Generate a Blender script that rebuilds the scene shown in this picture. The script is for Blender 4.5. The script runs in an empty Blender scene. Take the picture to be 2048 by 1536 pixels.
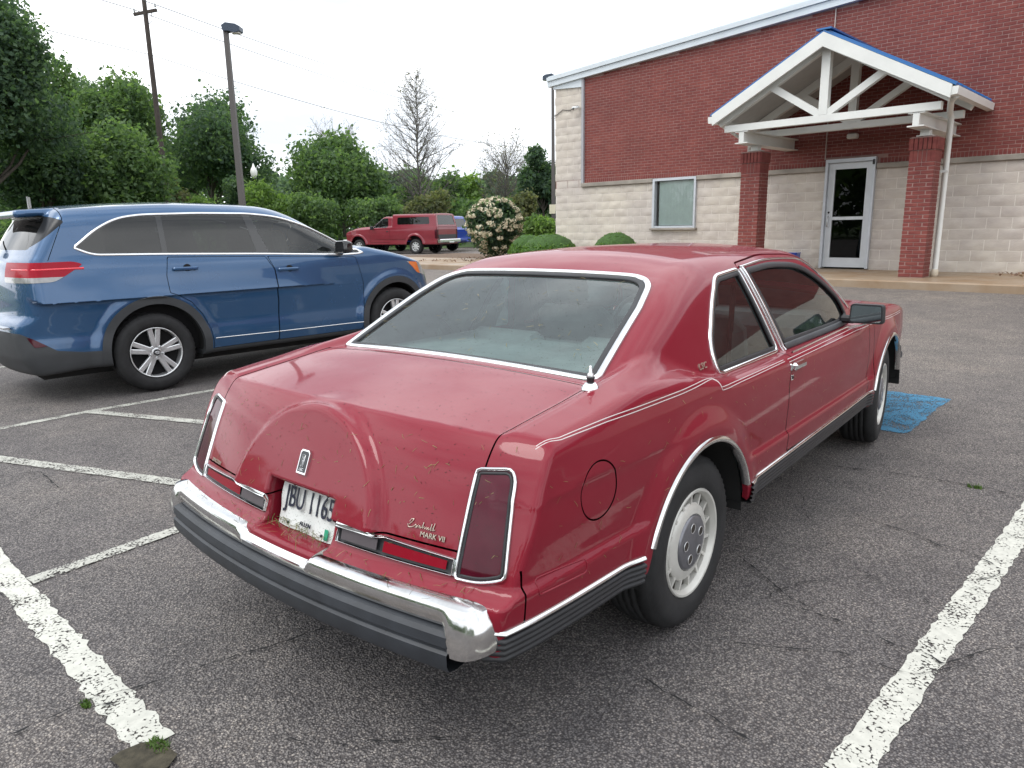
import bpy, bmesh, math, random
import numpy as np
from mathutils import Matrix, Vector
random.seed(7); RNG = np.random.default_rng(7)
SC = bpy.context.scene
COL = SC.collection
# ------------------------------------------------------------------ camera
CAMP = dict(loc=(1.9339, -1.0772, 1.4875), yaw=0.69555, pitch=0.21622, roll=-0.01789, lens=25.21)
def _cam():
    cy, sy = math.cos(CAMP['yaw']), math.sin(CAMP['yaw'])
    f0, r0, u0 = Vector((-sy, cy, 0)), Vector((cy, sy, 0)), Vector((0, 0, 1))
    cp, sp = math.cos(CAMP['pitch']), math.sin(CAMP['pitch'])
    fw = f0*cp-u0*sp; up = u0*cp+f0*sp
    cr, sr = math.cos(CAMP['roll']), math.sin(CAMP['roll'])
    r = r0*cr+up*sr; u = -r0*sr+up*cr
    cd = bpy.data.cameras.new('camera'); cd.sensor_width = 36; cd.sensor_fit = 'HORIZONTAL'; cd.lens = CAMP['lens']
    cd.clip_start = 0.05; cd.clip_end = 2000
    o = bpy.data.objects.new('camera', cd); COL.objects.link(o)
    m = Matrix((r, u, -fw)).transposed().to_4x4(); m.translation = Vector(CAMP['loc']); o.matrix_world = m
    SC.camera = o
_cam()
# ------------------------------------------------------------------ world: bright overcast sky, weak veiled sun
W = bpy.data.worlds.new('World'); SC.world = W; W.use_nodes = True
nt = W.node_tree; nt.nodes.clear()
SUN_EL, SUN_ROT = math.radians(58), math.radians(200)
sky = nt.nodes.new('ShaderNodeTexSky'); sky.sky_type = 'NISHITA'; sky.sun_disc = False
sky.sun_elevation = SUN_EL; sky.sun_rotation = SUN_ROT; sky.dust_density = 4.0; sky.air_density = 1.0; sky.ozone_density = 1.0
hs = nt.nodes.new('ShaderNodeHueSaturation'); hs.inputs['Saturation'].default_value = 0.35
tc = nt.nodes.new('ShaderNodeTexCoord'); nz = nt.nodes.new('ShaderNodeTexNoise'); nz.inputs['Scale'].default_value = 2.2; nz.inputs['Detail'].default_value = 5
mpn = nt.nodes.new('ShaderNodeMapping'); mpn.inputs['Scale'].default_value = (1, 1, 3.0)
cr = nt.nodes.new('ShaderNodeValToRGB'); cr.color_ramp.elements[0].position = .36; cr.color_ramp.elements[1].position = .62
cr.color_ramp.elements[0].color = (6.2, 6.7, 7.4, 1); cr.color_ramp.elements[1].color = (14.2, 14.5, 14.8, 1)
mx = nt.nodes.new('ShaderNodeMix'); mx.data_type = 'RGBA'; mx.inputs[0].default_value = 0.86
bg = nt.nodes.new('ShaderNodeBackground'); bg.inputs['Strength'].default_value = 0.125
wo = nt.nodes.new('ShaderNodeOutputWorld')
L = nt.links.new
L(sky.outputs[0], hs.inputs['Color']); L(tc.outputs['Generated'], mpn.inputs[0]); L(mpn.outputs[0], nz.inputs['Vector']); L(nz.outputs['Fac'], cr.inputs[0])
L(hs.outputs[0], mx.inputs[6]); L(cr.outputs[0], mx.inputs[7]); L(mx.outputs[2], bg.inputs['Color']); L(bg.outputs[0], wo.inputs['Surface'])
sd = bpy.data.lights.new('sun', 'SUN'); sd.energy = 0.9; sd.angle = math.radians(25); sd.color = (1.0, .97, .92)
so = bpy.data.objects.new('sun', sd); COL.objects.link(so); so.location = (0, 0, 30)
so.rotation_euler = (math.radians(90)-SUN_EL, 0, math.radians(180)-SUN_ROT)
SC.view_settings.view_transform = 'Standard'; SC.view_settings.look = 'None'; SC.view_settings.exposure = 0.45; SC.view_settings.gamma = 1.0
SC.view_settings.use_curve_mapping = False
SC.cycles.max_bounces = 8; SC.cycles.transparent_max_bounces = 24; SC.cycles.caustics_reflective = False; SC.cycles.caustics_refractive = False
SC.cycles.use_denoising = True; SC.cycles.sample_clamp_indirect = 6
# ------------------------------------------------------------------ tagging and objects
def tag(o, label=None, cat=None, group=None, kind=None):
    if label: o['label'] = label
    if cat: o['category'] = cat
    if group: o['group'] = group
    if kind: o['kind'] = kind
    return o
def empty(name, loc=(0, 0, 0), rz=0.0, label=None, cat=None, group=None, parent=None):
    o = bpy.data.objects.new(name, None); o.empty_display_size = .2; COL.objects.link(o)
    o.location = loc; o.rotation_euler = (0, 0, rz)
    if parent: o.parent = parent
    return tag(o, label, cat, group)
def link(name, me, mat=None, parent=None, loc=None):
    o = bpy.data.objects.new(name, me); COL.objects.link(o)
    if mat is not None and len(me.materials) == 0: me.materials.append(mat)
    if parent: o.parent = parent
    if loc is not None: o.location = loc
    return o
def mesh_np(name, V, F, smooth=True, normals=None):
    """V (n,3), F (m,3|4) numpy -> mesh"""
    V = np.asarray(V, dtype=np.float32); F = np.asarray(F, dtype=np.int32)
    me = bpy.data.meshes.new(name); k = F.shape[1]
    me.vertices.add(len(V)); me.vertices.foreach_set('co', V.ravel())
    me.loops.add(F.size); me.loops.foreach_set('vertex_index', F.ravel())
    me.polygons.add(len(F)); me.polygons.foreach_set('loop_start', np.arange(0, F.size, k, dtype=np.int32))
    me.polygons.foreach_set('use_smooth', np.full(len(F), smooth))
    me.update(calc_edges=True)
    if normals is not None:
        me.normals_split_custom_set_from_vertices(np.asarray(normals, dtype=np.float32))
    return me
def copy_tree(o, parent=None):
    c = o.copy(); COL.objects.link(c)
    if parent: c.parent = parent; c.matrix_parent_inverse = o.matrix_parent_inverse
    for ch in list(o.children): copy_tree(ch, c)
    return c
class MB:
    """collects shapes into one mesh"""
    def __init__(s): s.v = []; s.f = []; s.sm = []
    def add(s, vs, fs, smooth=False):
        n = len(s.v); s.v += [tuple(v) for v in vs]; s.f += [tuple(i+n for i in f) for f in fs]; s.sm += [smooth]*len(fs)
    def box(s, c, d, rz=0, M=None, bev=0.0):
        hx, hy, hz = d[0]/2, d[1]/2, d[2]/2
        if bev > 0:
            b = min(bev, hx*.9, hy*.9, hz*.9); vs = []; idx = {}
            for sx in (-1, 1):
                for sy in (-1, 1):
                    for sz in (-1, 1):
                        for ax in range(3):
                            p = [sx*(hx-b), sy*(hy-b), sz*(hz-b)]; p[ax] = (sx*hx, sy*hy, sz*hz)[ax]
                            idx[(sx, sy, sz, ax)] = len(vs); vs.append(p)
            fs = []
            for ax in range(3):
                o1, o2 = [(1, 2), (2, 0), (0, 1)][ax]
                for sg in (-1, 1):
                    q = []
                    for a, b2 in ((-1, -1), (1, -1), (1, 1), (-1, 1)):
                        k = [0, 0, 0]; k[ax] = sg; k[o1] = a; k[o2] = b2; q.append(idx[(*k, ax)])
                    fs.append(q if sg > 0 else q[::-1])
                for a in (-1, 1):
                    for b2 in (-1, 1):
                        k1 = [0, 0, 0]; k1[o1] = a; k1[o2] = b2; k2 = list(k1); k1[ax] = -1; k2[ax] = 1
                        q = [idx[(*k1, o1)], idx[(*k2, o1)], idx[(*k2, o2)], idx[(*k1, o2)]]
                        fs.append(q if a*b2 < 0 else q[::-1])
            for sx in (-1, 1):
                for sy in (-1, 1):
                    for sz in (-1, 1):
                        t = [idx[(sx, sy, sz, i)] for i in range(3)]; fs.append(t if sx*sy*sz > 0 else t[::-1])
        else:
            vs = [(sx*hx, sy*hy, sz*hz) for sx in (-1, 1) for sy in (-1, 1) for sz in (-1, 1)]
            fs = [(0, 1, 3, 2), (4, 6, 7, 5), (0, 4, 5, 1), (2, 3, 7, 6), (0, 2, 6, 4), (1, 5, 7, 3)]
        if M is not None: vs = [M @ Vector(v) for v in vs]
        elif rz:
            cz, sz_ = math.cos(rz), math.sin(rz); vs = [(v[0]*cz-v[1]*sz_, v[0]*sz_+v[1]*cz, v[2]) for v in vs]
        s.add([(v[0]+c[0], v[1]+c[1], v[2]+c[2]) for v in vs], fs)
    def bar(s, a, b, w, h, up=(0, 0, 1), bev=0.0):
        a, b = Vector(a), Vector(b); t = (b-a); ln = t.length; t.normalize(); upv = Vector(up)
        sd_ = t.cross(upv); sd_.normalize(); u = sd_.cross(t)
        M = Matrix((sd_, t, u)).transposed()
        s.box((a+b)/2, (w, ln, h), M=M, bev=bev)
    def tube(s, pts, rad, n=8, cap=True, smooth=True):
        pts = [Vector(p) for p in pts]; rads = rad if hasattr(rad, '__len__') else [rad]*len(pts)
        ref = Vector((.31, .17, .93)); rings = []; vs = []
        for i, p in enumerate(pts):
            t = (pts[min(i+1, len(pts)-1)]-pts[max(i-1, 0)]).normalized()
            a = t.cross(ref)
            if a.length < 1e-3: a = t.cross(Vector((1, 0, 0)))
            a.normalize(); b = t.cross(a)
            for k in range(n):
                an = 2*math.pi*k/n; vs.append(p+a*(rads[i]*math.cos(an))+b*(rads[i]*math.sin(an)))
        fs = [(i*n+k, i*n+(k+1) % n, (i+1)*n+(k+1) % n, (i+1)*n+k) for i in range(len(pts)-1) for k in range(n)]
        s.add(vs, fs, smooth)
        if cap:
            s.add(vs[:n], [tuple(range(n))[::-1]]); s.add(vs[-n:], [tuple(range(n))])
    def lathe(s, prof, n=48, axis='X', c=(0, 0, 0), smooth=True):
        vs = []
        for (r, h) in prof:
            for k in range(n):
                a = 2*math.pi*k/n; u, w = r*math.cos(a), r*math.sin(a)
                p = {'X': (h, u, w), 'Y': (w, h, u), 'Z': (u, w, h)}[axis]
                vs.append((p[0]+c[0], p[1]+c[1], p[2]+c[2]))
        fs = [(i*n+k, i*n+(k+1) % n, (i+1)*n+(k+1) % n, (i+1)*n+k) for i in range(len(prof)-1) for k in range(n)]
        s.add(vs, fs, smooth)
    def prism(s, poly, y0, y1, fn=None):
        """polygon (a,b) extruded between y0,y1; fn maps (a,y,b)->xyz"""
        fn = fn or (lambda a, y, b: (a, y, b)); n = len(poly)
        vs = [fn(a, y0, b) for a, b in poly]+[fn(a, y1, b) for a, b in poly]
        s.add(vs, [tuple(range(n)), tuple(range(n, 2*n))[::-1]]+[(i, n+i, n+(i+1) % n, (i+1) % n) for i in range(n)])
    def mesh(s, name):
        me = bpy.data.meshes.new(name); me.from_pydata(s.v, [], s.f); me.polygons.foreach_set('use_smooth', s.sm); me.update()
        return me
    def build(s, name, mat, parent=None, loc=None, fix=False):
        me = s.mesh(name)
        if fix:
            bm = bmesh.new(); bm.from_mesh(me); bmesh.ops.recalc_face_normals(bm, faces=bm.faces); bm.to_mesh(me); bm.free()
        return link(name, me, mat, parent, loc)
# ------------------------------------------------------------------ materials
def srgb(r, g, b):
    f = lambda c: (c/255/12.92) if c/255 <= .04045 else ((c/255+.055)/1.055)**2.4
    return (f(r), f(g), f(b))
class NT:
    def __init__(s, name):
        s.m = bpy.data.materials.new(name); s.m.use_nodes = True; s.t = s.m.node_tree; s.n = s.t.nodes; s.n.clear()
        s.out = s.n.new('ShaderNodeOutputMaterial')
    def new(s, typ, **kw):
        n = s.n.new('ShaderNode'+typ)
        for k, v in kw.items():
            if hasattr(n, k) and k not in n.inputs: setattr(n, k, v)
            else: n.inputs[k].default_value = v
        return n
    def l(s, a, b): s.t.links.new(a, b)
    def pos(s, scale=None, obj=False):
        if obj: o = s.new('TexCoord').outputs['Object']
        else: o = s.new('NewGeometry').outputs['Position']
        if scale is None: return o
        m = s.new('Mapping'); m.inputs['Scale'].default_value = scale; s.l(o, m.inputs[0]); return m.outputs[0]
    def noise(s, scale, detail=3, rough=.55, vec=None):
        n = s.new('TexNoise'); n.inputs['Scale'].default_value = scale; n.inputs['Detail'].default_value = detail; n.inputs['Roughness'].default_value = rough
        if vec is not None: s.l(vec, n.inputs['Vector'])
        return n.outputs['Fac']
    def ramp(s, fac, stops):
        r = s.new('ValToRGB'); e = r.color_ramp.elements
        while len(e) < len(stops): e.new(.5)
        for i, (p, c) in enumerate(stops):
            e[i].position = p; e[i].color = (*c, 1) if len(c) == 3 else c
        s.l(fac, r.inputs[0]); return r.outputs[0]
    def mix(s, fac, a, b, mode='MIX'):
        m = s.new('Mix'); m.data_type = 'RGBA'; m.blend_type = mode
        for v, i in ((fac, 0), (a, 6), (b, 7)):
            if hasattr(v, 'type'): s.l(v, m.inputs[i])
            elif i == 0: m.inputs[0].default_value = v
            else: m.inputs[i].default_value = (*v, 1)
        return m.outputs[2]
    def math(s, op, a, b=0.0):
        m = s.new('Math'); m.operation = op
        for v, i in ((a, 0), (b, 1)):
            if hasattr(v, 'type'): s.l(v, m.inputs[i])
            else: m.inputs[i].default_value = v
        return m.outputs[0]
    def bump(s, h, strength=.3, dist=.01):
        b = s.new('Bump'); b.inputs['Strength'].default_value = strength; b.inputs['Distance'].default_value = dist; s.l(h, b.inputs['Height']); return b.outputs[0]
    def pbr(s, base, rough=.5, metal=0.0, normal=None, coat=0.0, coat_rough=.05, spec=None, **kw):
        p = s.new('BsdfPrincipled')
        for v, k in ((base, 'Base Color'), (rough, 'Roughness'), (metal, 'Metallic')):
            if hasattr(v, 'type'): s.l(v, p.inputs[k])
            elif k == 'Base Color': p.inputs[k].default_value = (*v, 1)
            else: p.inputs[k].default_value = v
        if normal is not None: s.l(normal, p.inputs['Normal'])
        p.inputs['Coat Weight'].default_value = coat; p.inputs['Coat Roughness'].default_value = coat_rough
        if spec is not None: p.inputs['Specular IOR Level'].default_value = spec
        s.l(p.outputs[0], s.out.inputs['Surface']); return p
def plain(name, base, rough=.5, metal=0.0, coat=0.0, var=.0, vs=6.0, bump=0.0, bs=60.0, spec=None):
    t = NT(name)
    col = base
    if var > 0:
        f = t.noise(vs, 4, .6, t.pos())
        col = t.ramp(f, [(.3, tuple(c*(1-var) for c in base)), (.7, tuple(min(1, c*(1+var)) for c in base))])
    n = t.bump(t.noise(bs, 3, .6, t.pos()), bump, .004) if bump > 0 else None
    t.pbr(col, rough, metal, n, coat, spec=spec); return t.m
def glass(name, tint, ior=1.5, boost=0.0, rough=0.0, dirt_sheen=0.0, dirt_sheen_col=(.35, .4, .4)):
    """thin glass: tinted see-through plus a Fresnel mirror, with a diffuse film for dust and pale reflection"""
    t = NT(name)
    fr = t.new('Fresnel'); fr.inputs['IOR'].default_value = ior
    f = t.math('ADD', fr.outputs[0], boost)
    tr = t.new('BsdfTransparent'); tr.inputs['Color'].default_value = (*tint, 1)
    gl = t.new('BsdfGlossy'); gl.inputs['Roughness'].default_value = rough; gl.inputs['Color'].default_value = (1, 1, 1, 1)
    ms = t.new('MixShader'); t.l(f, ms.inputs[0]); 
    base = tr.outputs[0]
    if dirt_sheen > 0:
        df = t.new('BsdfDiffuse'); df.inputs['Color'].default_value = (*dirt_sheen_col, 1)
        md = t.new('MixShader'); d = t.math('MULTIPLY', t.ramp(t.noise(5, 6, .7, t.pos()), [(.25, (.35,)*3), (.8, (1.,)*3)]), dirt_sheen)
        t.l(d, md.inputs[0]); t.l(base, md.inputs[1]); t.l(df.outputs[0], md.inputs[2]); base = md.outputs[0]
    t.l(base, ms.inputs[1]); t.l(gl.outputs[0], ms.inputs[2]); t.l(ms.outputs[0], t.out.inputs['Surface'])
    return t.m
def paint(name, base, dust=(.4, .36, .36), dustamt=.12, rough=.35, coat=.9, metal=.0, coat_rough=.06, spec=.3):
    """car paint: flake variation, thin dusty film in soft patches, clear coat"""
    t = NT(name); P = t.pos()
    fl = t.new('TexVoronoi'); fl.inputs['Scale'].default_value = 900; t.l(P, fl.inputs['Vector'])
    c = t.mix(t.math('MULTIPLY', fl.outputs['Distance'], .5), tuple(x*.9 for x in base), tuple(min(1, x*1.15) for x in base))
    d = t.math('MULTIPLY', t.ramp(t.noise(1.7, 7, .65, P), [(.35, (0,)*3), (.75, (1,)*3)]), dustamt)
    c = t.mix(d, c, dust)
    r = t.ramp(t.noise(2.3, 5, .6, P), [(.3, (rough*.8,)*3), (.7, (min(1, rough*1.25),)*3)])
    sp = t.noise(340, 2, .5, P)
    t.pbr(c, r, metal, t.bump(sp, .02, .001), coat, coat_rough, spec=spec); return t.m
M = {}
M['chrome'] = plain('chrome', (.78, .79, .80), .09, 1.0, var=.12, vs=14)
M['chrome_old'] = (lambda t: (t.pbr(t.ramp(t.noise(9, 6, .7, t.pos()), [(.3, (.60, .59, .57)), (.6, (.76, .76, .76))]), t.ramp(t.noise(16, 6, .7, t.pos()), [(.3, (.08,)*3), (.75, (.20,)*3)]), 1.0, t.bump(t.noise(70, 3, .6, t.pos()), .04, .002)), t.m)[1])(NT('weathered_chrome'))
M['silver'] = plain('silver_alloy', (.74, .75, .76), .32, .75, var=.08)
M['black_plastic'] = plain('black_plastic', (.022, .023, .026), .5, var=.25, vs=9, bump=.1, bs=400)
M['grey_plastic'] = plain('grey_plastic', (.055, .058, .064), .55, var=.2, vs=7, bump=.1, bs=300)
M['rubber_strip'] = plain('bumper_rubber', (.028, .032, .039), .5, var=.3, vs=8, bump=.12, bs=240)
M['tyre'] = plain('tyre_rubber', (.017, .017, .018), .75, var=.35, vs=12, bump=.25, bs=200)
M['dark'] = plain('dark_void', (.006, .006, .007), .9)
M['under'] = plain('underbody_black', (.012, .012, .012), .9)
M['white_metal'] = plain('white_painted_metal', (.74, .76, .76), .4, var=.05, vs=3)
M['alu'] = plain('aluminium', (.55, .58, .62), .45, .35, var=.06, vs=4)
# ------------------------------------------------------------------ bodywork: smooth solids from profile functions
def curve(xs, ys):
    """monotone cubic through the points, sampled to a table"""
    xs = np.array(xs, float); ys = np.array(ys, float); h = np.diff(xs); d = np.diff(ys)/h; m = np.zeros(len(xs))
    m[0], m[-1] = d[0], d[-1]
    for i in range(1, len(xs)-1):
        if d[i-1]*d[i] > 0:
            w1, w2 = 2*h[i]+h[i-1], h[i]+2*h[i-1]; m[i] = (w1+w2)/(w1/d[i-1]+w2/d[i])
    X = np.linspace(xs[0], xs[-1], 3000); k = np.clip(np.searchsorted(xs, X, 'right')-1, 0, len(xs)-2); t = (X-xs[k])/h[k]
    Y = ys[k]*(2*t**3-3*t**2+1)+h[k]*m[k]*(t**3-2*t**2+t)+ys[k+1]*(-2*t**3+3*t**2)+h[k]*m[k+1]*(t**3-t**2)
    X = X.astype(np.float32); Y = Y.astype(np.float32)
    return lambda q: np.interp(q, X, Y).astype(np.asarray(q).dtype)
def smax(a, b, k):
    h = np.maximum(k-np.abs(a-b), 0); return np.maximum(a, b)+h*h/(4*np.maximum(k, 1e-6))
def smin(a, b, k):
    h = np.maximum(k-np.abs(a-b), 0); return np.minimum(a, b)-h*h/(4*np.maximum(k, 1e-6))
def sstep(x, a, b):
    t = np.clip((x-a)/(b-a), 0, 1); return t*t*(3-2*t)
def surface_net(f, lo, hi, h):
    ax = [np.arange(lo[i], hi[i]+h, h, dtype=np.float32) for i in range(3)]
    Vv = f(ax[0][:, None, None], ax[1][None, :, None], ax[2][None, None, :]).astype(np.float32)
    Vv = np.ascontiguousarray(np.broadcast_to(Vv, tuple(len(a) for a in ax))); ins = Vv < 0
    nx, ny, nz = Vv.shape; cnt = np.zeros((nx-1, ny-1, nz-1), np.int8)
    cs = [(a, b, c) for a in (0, 1) for b in (0, 1) for c in (0, 1)]
    for a, b, c in cs: cnt += ins[a:nx-1+a, b:ny-1+b, c:nz-1+c]
    act = np.argwhere((cnt > 0) & (cnt < 8)); idx = -np.ones(cnt.shape, np.int32); idx[tuple(act.T)] = np.arange(len(act))
    acc = np.zeros((len(act), 3)); n = np.zeros(len(act))
    for p, q in ((p, q) for p in cs for q in cs if sum(np.subtract(q, p)) == 1 and min(np.subtract(q, p)) == 0):
        va = Vv[tuple((act+p).T)]; vb = Vv[tuple((act+q).T)]; mk = (va < 0) != (vb < 0)
        t = np.where(mk, va/np.where(mk, va-vb, 1), 0)
        acc += mk[:, None]*(np.array(p)+t[:, None]*np.subtract(q, p)); n += mk
    P = (act+acc/n[:, None])*h+np.array([a[0] for a in ax]); Fs = []
    for d in range(3):
        e1, e2 = (d+1) % 3, (d+2) % 3
        sa = [slice(None)]*3; sb = [slice(None)]*3; sa[d] = slice(0, -1); sb[d] = slice(1, None)
        A, B = ins[tuple(sa)], ins[tuple(sb)]
        for fl, mk in ((False, A & ~B), (True, ~A & B)):
            e = np.argwhere(mk); e = e[(e[:, e1] > 0) & (e[:, e2] > 0) & (e[:, e1] < Vv.shape[e1]-1) & (e[:, e2] < Vv.shape[e2]-1)]
            q = []
            for o1, o2 in ((1, 1), (0, 1), (0, 0), (1, 0)):
                c = e.copy(); c[:, e1] -= o1; c[:, e2] -= o2; q.append(idx[tuple(c.T)])
            q = np.stack(q, 1); Fs.append(q[:, ::-1] if fl else q)
    F = np.concatenate(Fs); F = F[(F >= 0).all(1)]
    return P, F
def grad(f, P, e=1.5e-3):
    x, y, z = P.T
    g = np.stack([f(x+e, y, z)-f(x-e, y, z), f(x, y+e, z)-f(x, y-e, z), f(x, y, z+e)-f(x, y, z-e)], 1)/(2*e)
    return g
def unit(v): return v/np.maximum(np.linalg.norm(v, axis=1, keepdims=True), 1e-9)
def snap(f, P, it=3, lim=.02):
    for _ in range(it):
        g = grad(f, P); d = f(*P.T)/np.maximum((g*g).sum(1), .2); P = P-np.clip(d, -lim, lim)[:, None]*g
    return P
def round_poly(pts, rad, n=7):
    """closed polygon with rounded corners -> dense closed outline"""
    out = []; N = len(pts); rad = rad if hasattr(rad, '__len__') else [rad]*N
    for i in range(N):
        p, a, b = (np.array(pts[i], float), np.array(pts[i-1], float), np.array(pts[(i+1) % N], float)); r = rad[i]
        ua, ub = (a-p), (b-p); la, lb = np.linalg.norm(ua), np.linalg.norm(ub); t = min(r, la*.49, lb*.49)
        if t < 1e-4: out.append(p); continue
        A, B = p+ua/la*t, p+ub/lb*t
        for k in range(n+1):
            s = k/n; out.append((1-s)**2*A+2*s*(1-s)*p+s*s*B)
    return np.array(out)
def resample(pl, step, closed=True):
    pl = np.asarray(pl, float)
    if closed: pl = np.vstack([pl, pl[:1]])
    s = np.concatenate([[0], np.cumsum(np.linalg.norm(np.diff(pl, axis=0), axis=1))]); n = max(3, int(s[-1]/step))
    q = np.linspace(0, s[-1], n+1); q = q[:-1] if closed else q
    return np.stack([np.interp(q, s, pl[:, i]) for i in range(pl.shape[1])], 1)
def sd_line(pl, u, v, closed=False):
    a = np.asarray(pl, float); b = np.roll(a, -1, 0)
    if not closed: a, b = a[:-1], b[:-1]
    best = np.full(len(u), 9.0)
    for (ax, ay), (bx, by) in zip(a, b):
        dx, dy = bx-ax, by-ay; t = np.clip(((u-ax)*dx+(v-ay)*dy)/max(dx*dx+dy*dy, 1e-12), 0, 1)
        best = np.minimum(best, np.hypot(u-ax-t*dx, v-ay-t*dy))
    return best
def sd_poly(pl, u, v):
    """signed distance, positive inside"""
    d = sd_line(pl, u, v, True); ins = np.zeros(len(u), bool); a = np.asarray(pl, float); b = np.roll(a, -1, 0)
    for (ax, ay), (bx, by) in zip(a, b):
        if ay == by: continue
        c = (ay > v) != (by > v); ins ^= c & (u < (bx-ax)*(v-ay)/(by-ay)+ax)
    return np.where(ins, d, -d)
def offset_poly(pl, d):
    """move a closed outline inward by d"""
    pl = np.asarray(pl, float); t = np.roll(pl, -1, 0)-np.roll(pl, 1, 0); n = np.stack([-t[:, 1], t[:, 0]], 1); n /= np.maximum(np.linalg.norm(n, axis=1, keepdims=True), 1e-9)
    x, y = pl.T; area = (x*np.roll(y, -1)-np.roll(x, -1)*y).sum(); return pl+n*d*(1 if area > 0 else -1)
class Skin:
    def __init__(s, f, lo, hi, h):
        s.f = f; P, F = surface_net(f, lo, hi, h); P = snap(f, P, 3, h)
        s.V = P; s.T = np.concatenate([F[:, [0, 1, 2]], F[:, [0, 2, 3]]]); s.L = np.zeros(len(s.T), np.int32); s.names = ['body']
        s.cutv = np.zeros(len(P), bool)
    def lid(s, n):
        if n not in s.names: s.names.append(n)
        return s.names.index(n)
    def region(s, name, fn, sel=None, within='body'):
        """tris of label `within` where fn(V)>0 get the label `name`; edges are cut exactly"""
        val = fn(s.V); val = np.where(np.abs(val) < 1e-6, 1e-6, val)
        ok = s.L == s.lid(within)
        if sel is not None: ok &= sel(s.V[s.T].mean(1))
        sg = val[s.T] > 0; c = sg.sum(1); new = s.lid(name)
        s.L[ok & (c == 3)] = new
        mi = np.where(ok & (c > 0) & (c < 3))[0]
        if len(mi) == 0: return
        T = s.T[mi]; S = sg[mi]; lone_pos = c[mi] == 1
        lone = np.where(lone_pos, S.argmax(1), (~S).argmax(1)); r = np.arange(len(mi))
        a, b, d = T[r, lone], T[r, (lone+1) % 3], T[r, (lone+2) % 3]
        E = np.concatenate([np.stack([a, b], 1), np.stack([a, d], 1)]); E.sort(1)
        U, inv = np.unique(E, axis=0, return_inverse=True); inv = inv.ravel()
        va, vb = val[U[:, 0]], val[U[:, 1]]; t = va/(va-vb)
        t = np.clip(t, .001, .999); NV = s.V[U[:, 0]]+t[:, None]*(s.V[U[:, 1]]-s.V[U[:, 0]]); base = len(s.V)
        s.V = np.vstack([s.V, NV]); s.cutv = np.concatenate([s.cutv, np.ones(len(NV), bool)])
        ab, ad = base+inv[:len(mi)], base+inv[len(mi):]
        old = s.L[mi]
        t1 = np.stack([a, ab, ad], 1); t2 = np.stack([ab, b, d], 1); t3 = np.stack([ab, d, ad], 1)
        l1 = np.where(lone_pos, new, old); l2 = np.where(lone_pos, old, new)
        keep = np.ones(len(s.T), bool); keep[mi] = False
        s.T = np.vstack([s.T[keep], t1, t2, t3]); s.L = np.concatenate([s.L[keep], l1, l2, l2])
    def panel(s, name, fn, w, sel=None):
        """a panel with a real gap of 2w round it"""
        s.region('gap_', lambda V: fn(V)+w, sel); s.region('panel_', lambda V: fn(V)-w, None, within='gap_')
        s.L[s.L == s.lid('gap_')] = s.lid('void'); s.L[s.L == s.lid('panel_')] = s.lid(name)
    def part(s, name, labels, sel=None, off=0.0, rim=0.0, rim_sel=None, thick=0.0):
        """mesh of the labelled area with true surface normals; rim turns its edges inward"""
        ids = [s.names.index(l) for l in ([labels] if isinstance(labels, str) else labels) if l in s.names]; mk = np.isin(s.L, ids)
        if sel is not None: mk &= sel(s.V[s.T].mean(1))
        T = s.T[mk]
        if len(T) == 0: return None
        u, inv = np.unique(T, return_inverse=True); T = inv.reshape(-1, 3); P = s.V[u]; N = unit(grad(s.f, P)); Q = P+N*off
        if rim > 0:
            E = np.concatenate([T[:, [0, 1]], T[:, [1, 2]], T[:, [2, 0]]]); Es = np.sort(E, 1)
            _, ix, cn = np.unique(Es, axis=0, return_index=True, return_counts=True); B = E[ix[cn == 1]]
            if rim_sel is not None: B = B[rim_sel(P[B].mean(1))]
            if len(B):
                n = len(Q); A0, A1 = Q[B[:, 0]], Q[B[:, 1]]; I0, I1 = A0-N[B[:, 0]]*rim, A1-N[B[:, 1]]*rim
                fn_ = unit(np.cross(A1-A0, -N[B[:, 0]])); m = len(B); k = np.arange(m)
                Q = np.vstack([Q, A0, A1, I0, I1]); N = np.vstack([N, -fn_, -fn_, -fn_, -fn_])
                b0, b1, c0, c1 = n+k, n+m+k, n+2*m+k, n+3*m+k
                T = np.vstack([T, np.stack([b1, b0, c0], 1), np.stack([b1, c0, c1], 1)])
        return mesh_np(name, Q, T, True, N)
    def cast(s, O, D, tmax=1.2, n=240):
        """first hit of the solid from outside along D"""
        O = np.atleast_2d(np.asarray(O, float)); D = np.broadcast_to(np.asarray(D, float), O.shape); ts = np.linspace(0, tmax, n)
        hit = np.full(len(O), tmax); done = np.zeros(len(O), bool); lo = np.zeros(len(O))
        for t in ts:
            v = s.f(*(O+D*t).T); h = (v < 0) & ~done; hit[h] = t; lo[h] = t-ts[1]; done |= h
        a, b = lo.copy(), hit.copy()
        for _ in range(18):
            m = (a+b)/2; i = s.f(*(O+D*m[:, None]).T) < 0; b = np.where(i, m, b); a = np.where(i, a, m)
        return O+D*b[:, None]
    def normals(s, P): return unit(grad(s.f, P))
def sweep(P, N, prof, closed=True, lift=0.0):
    """profile [(side, up)] swept along points P with surface normals N"""
    P = np.asarray(P, float); n = len(P)
    t = unit(np.roll(P, -1, 0)-np.roll(P, 1, 0)) if closed else unit(np.gradient(P, axis=0))
    sdv = unit(np.cross(t, N)); up = unit(np.cross(sdv, t)); k = len(prof)
    V = np.concatenate([P+sdv*a+up*(b+lift) for a, b in prof]).reshape(k, n, 3).transpose(1, 0, 2).reshape(-1, 3)
    F = []
    for i in range(n if closed else n-1):
        j = (i+1) % n
        for q in range(k-1): F.append((i*k+q, i*k+q+1, j*k+q+1, j*k+q))
    return V, np.array(F)
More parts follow.
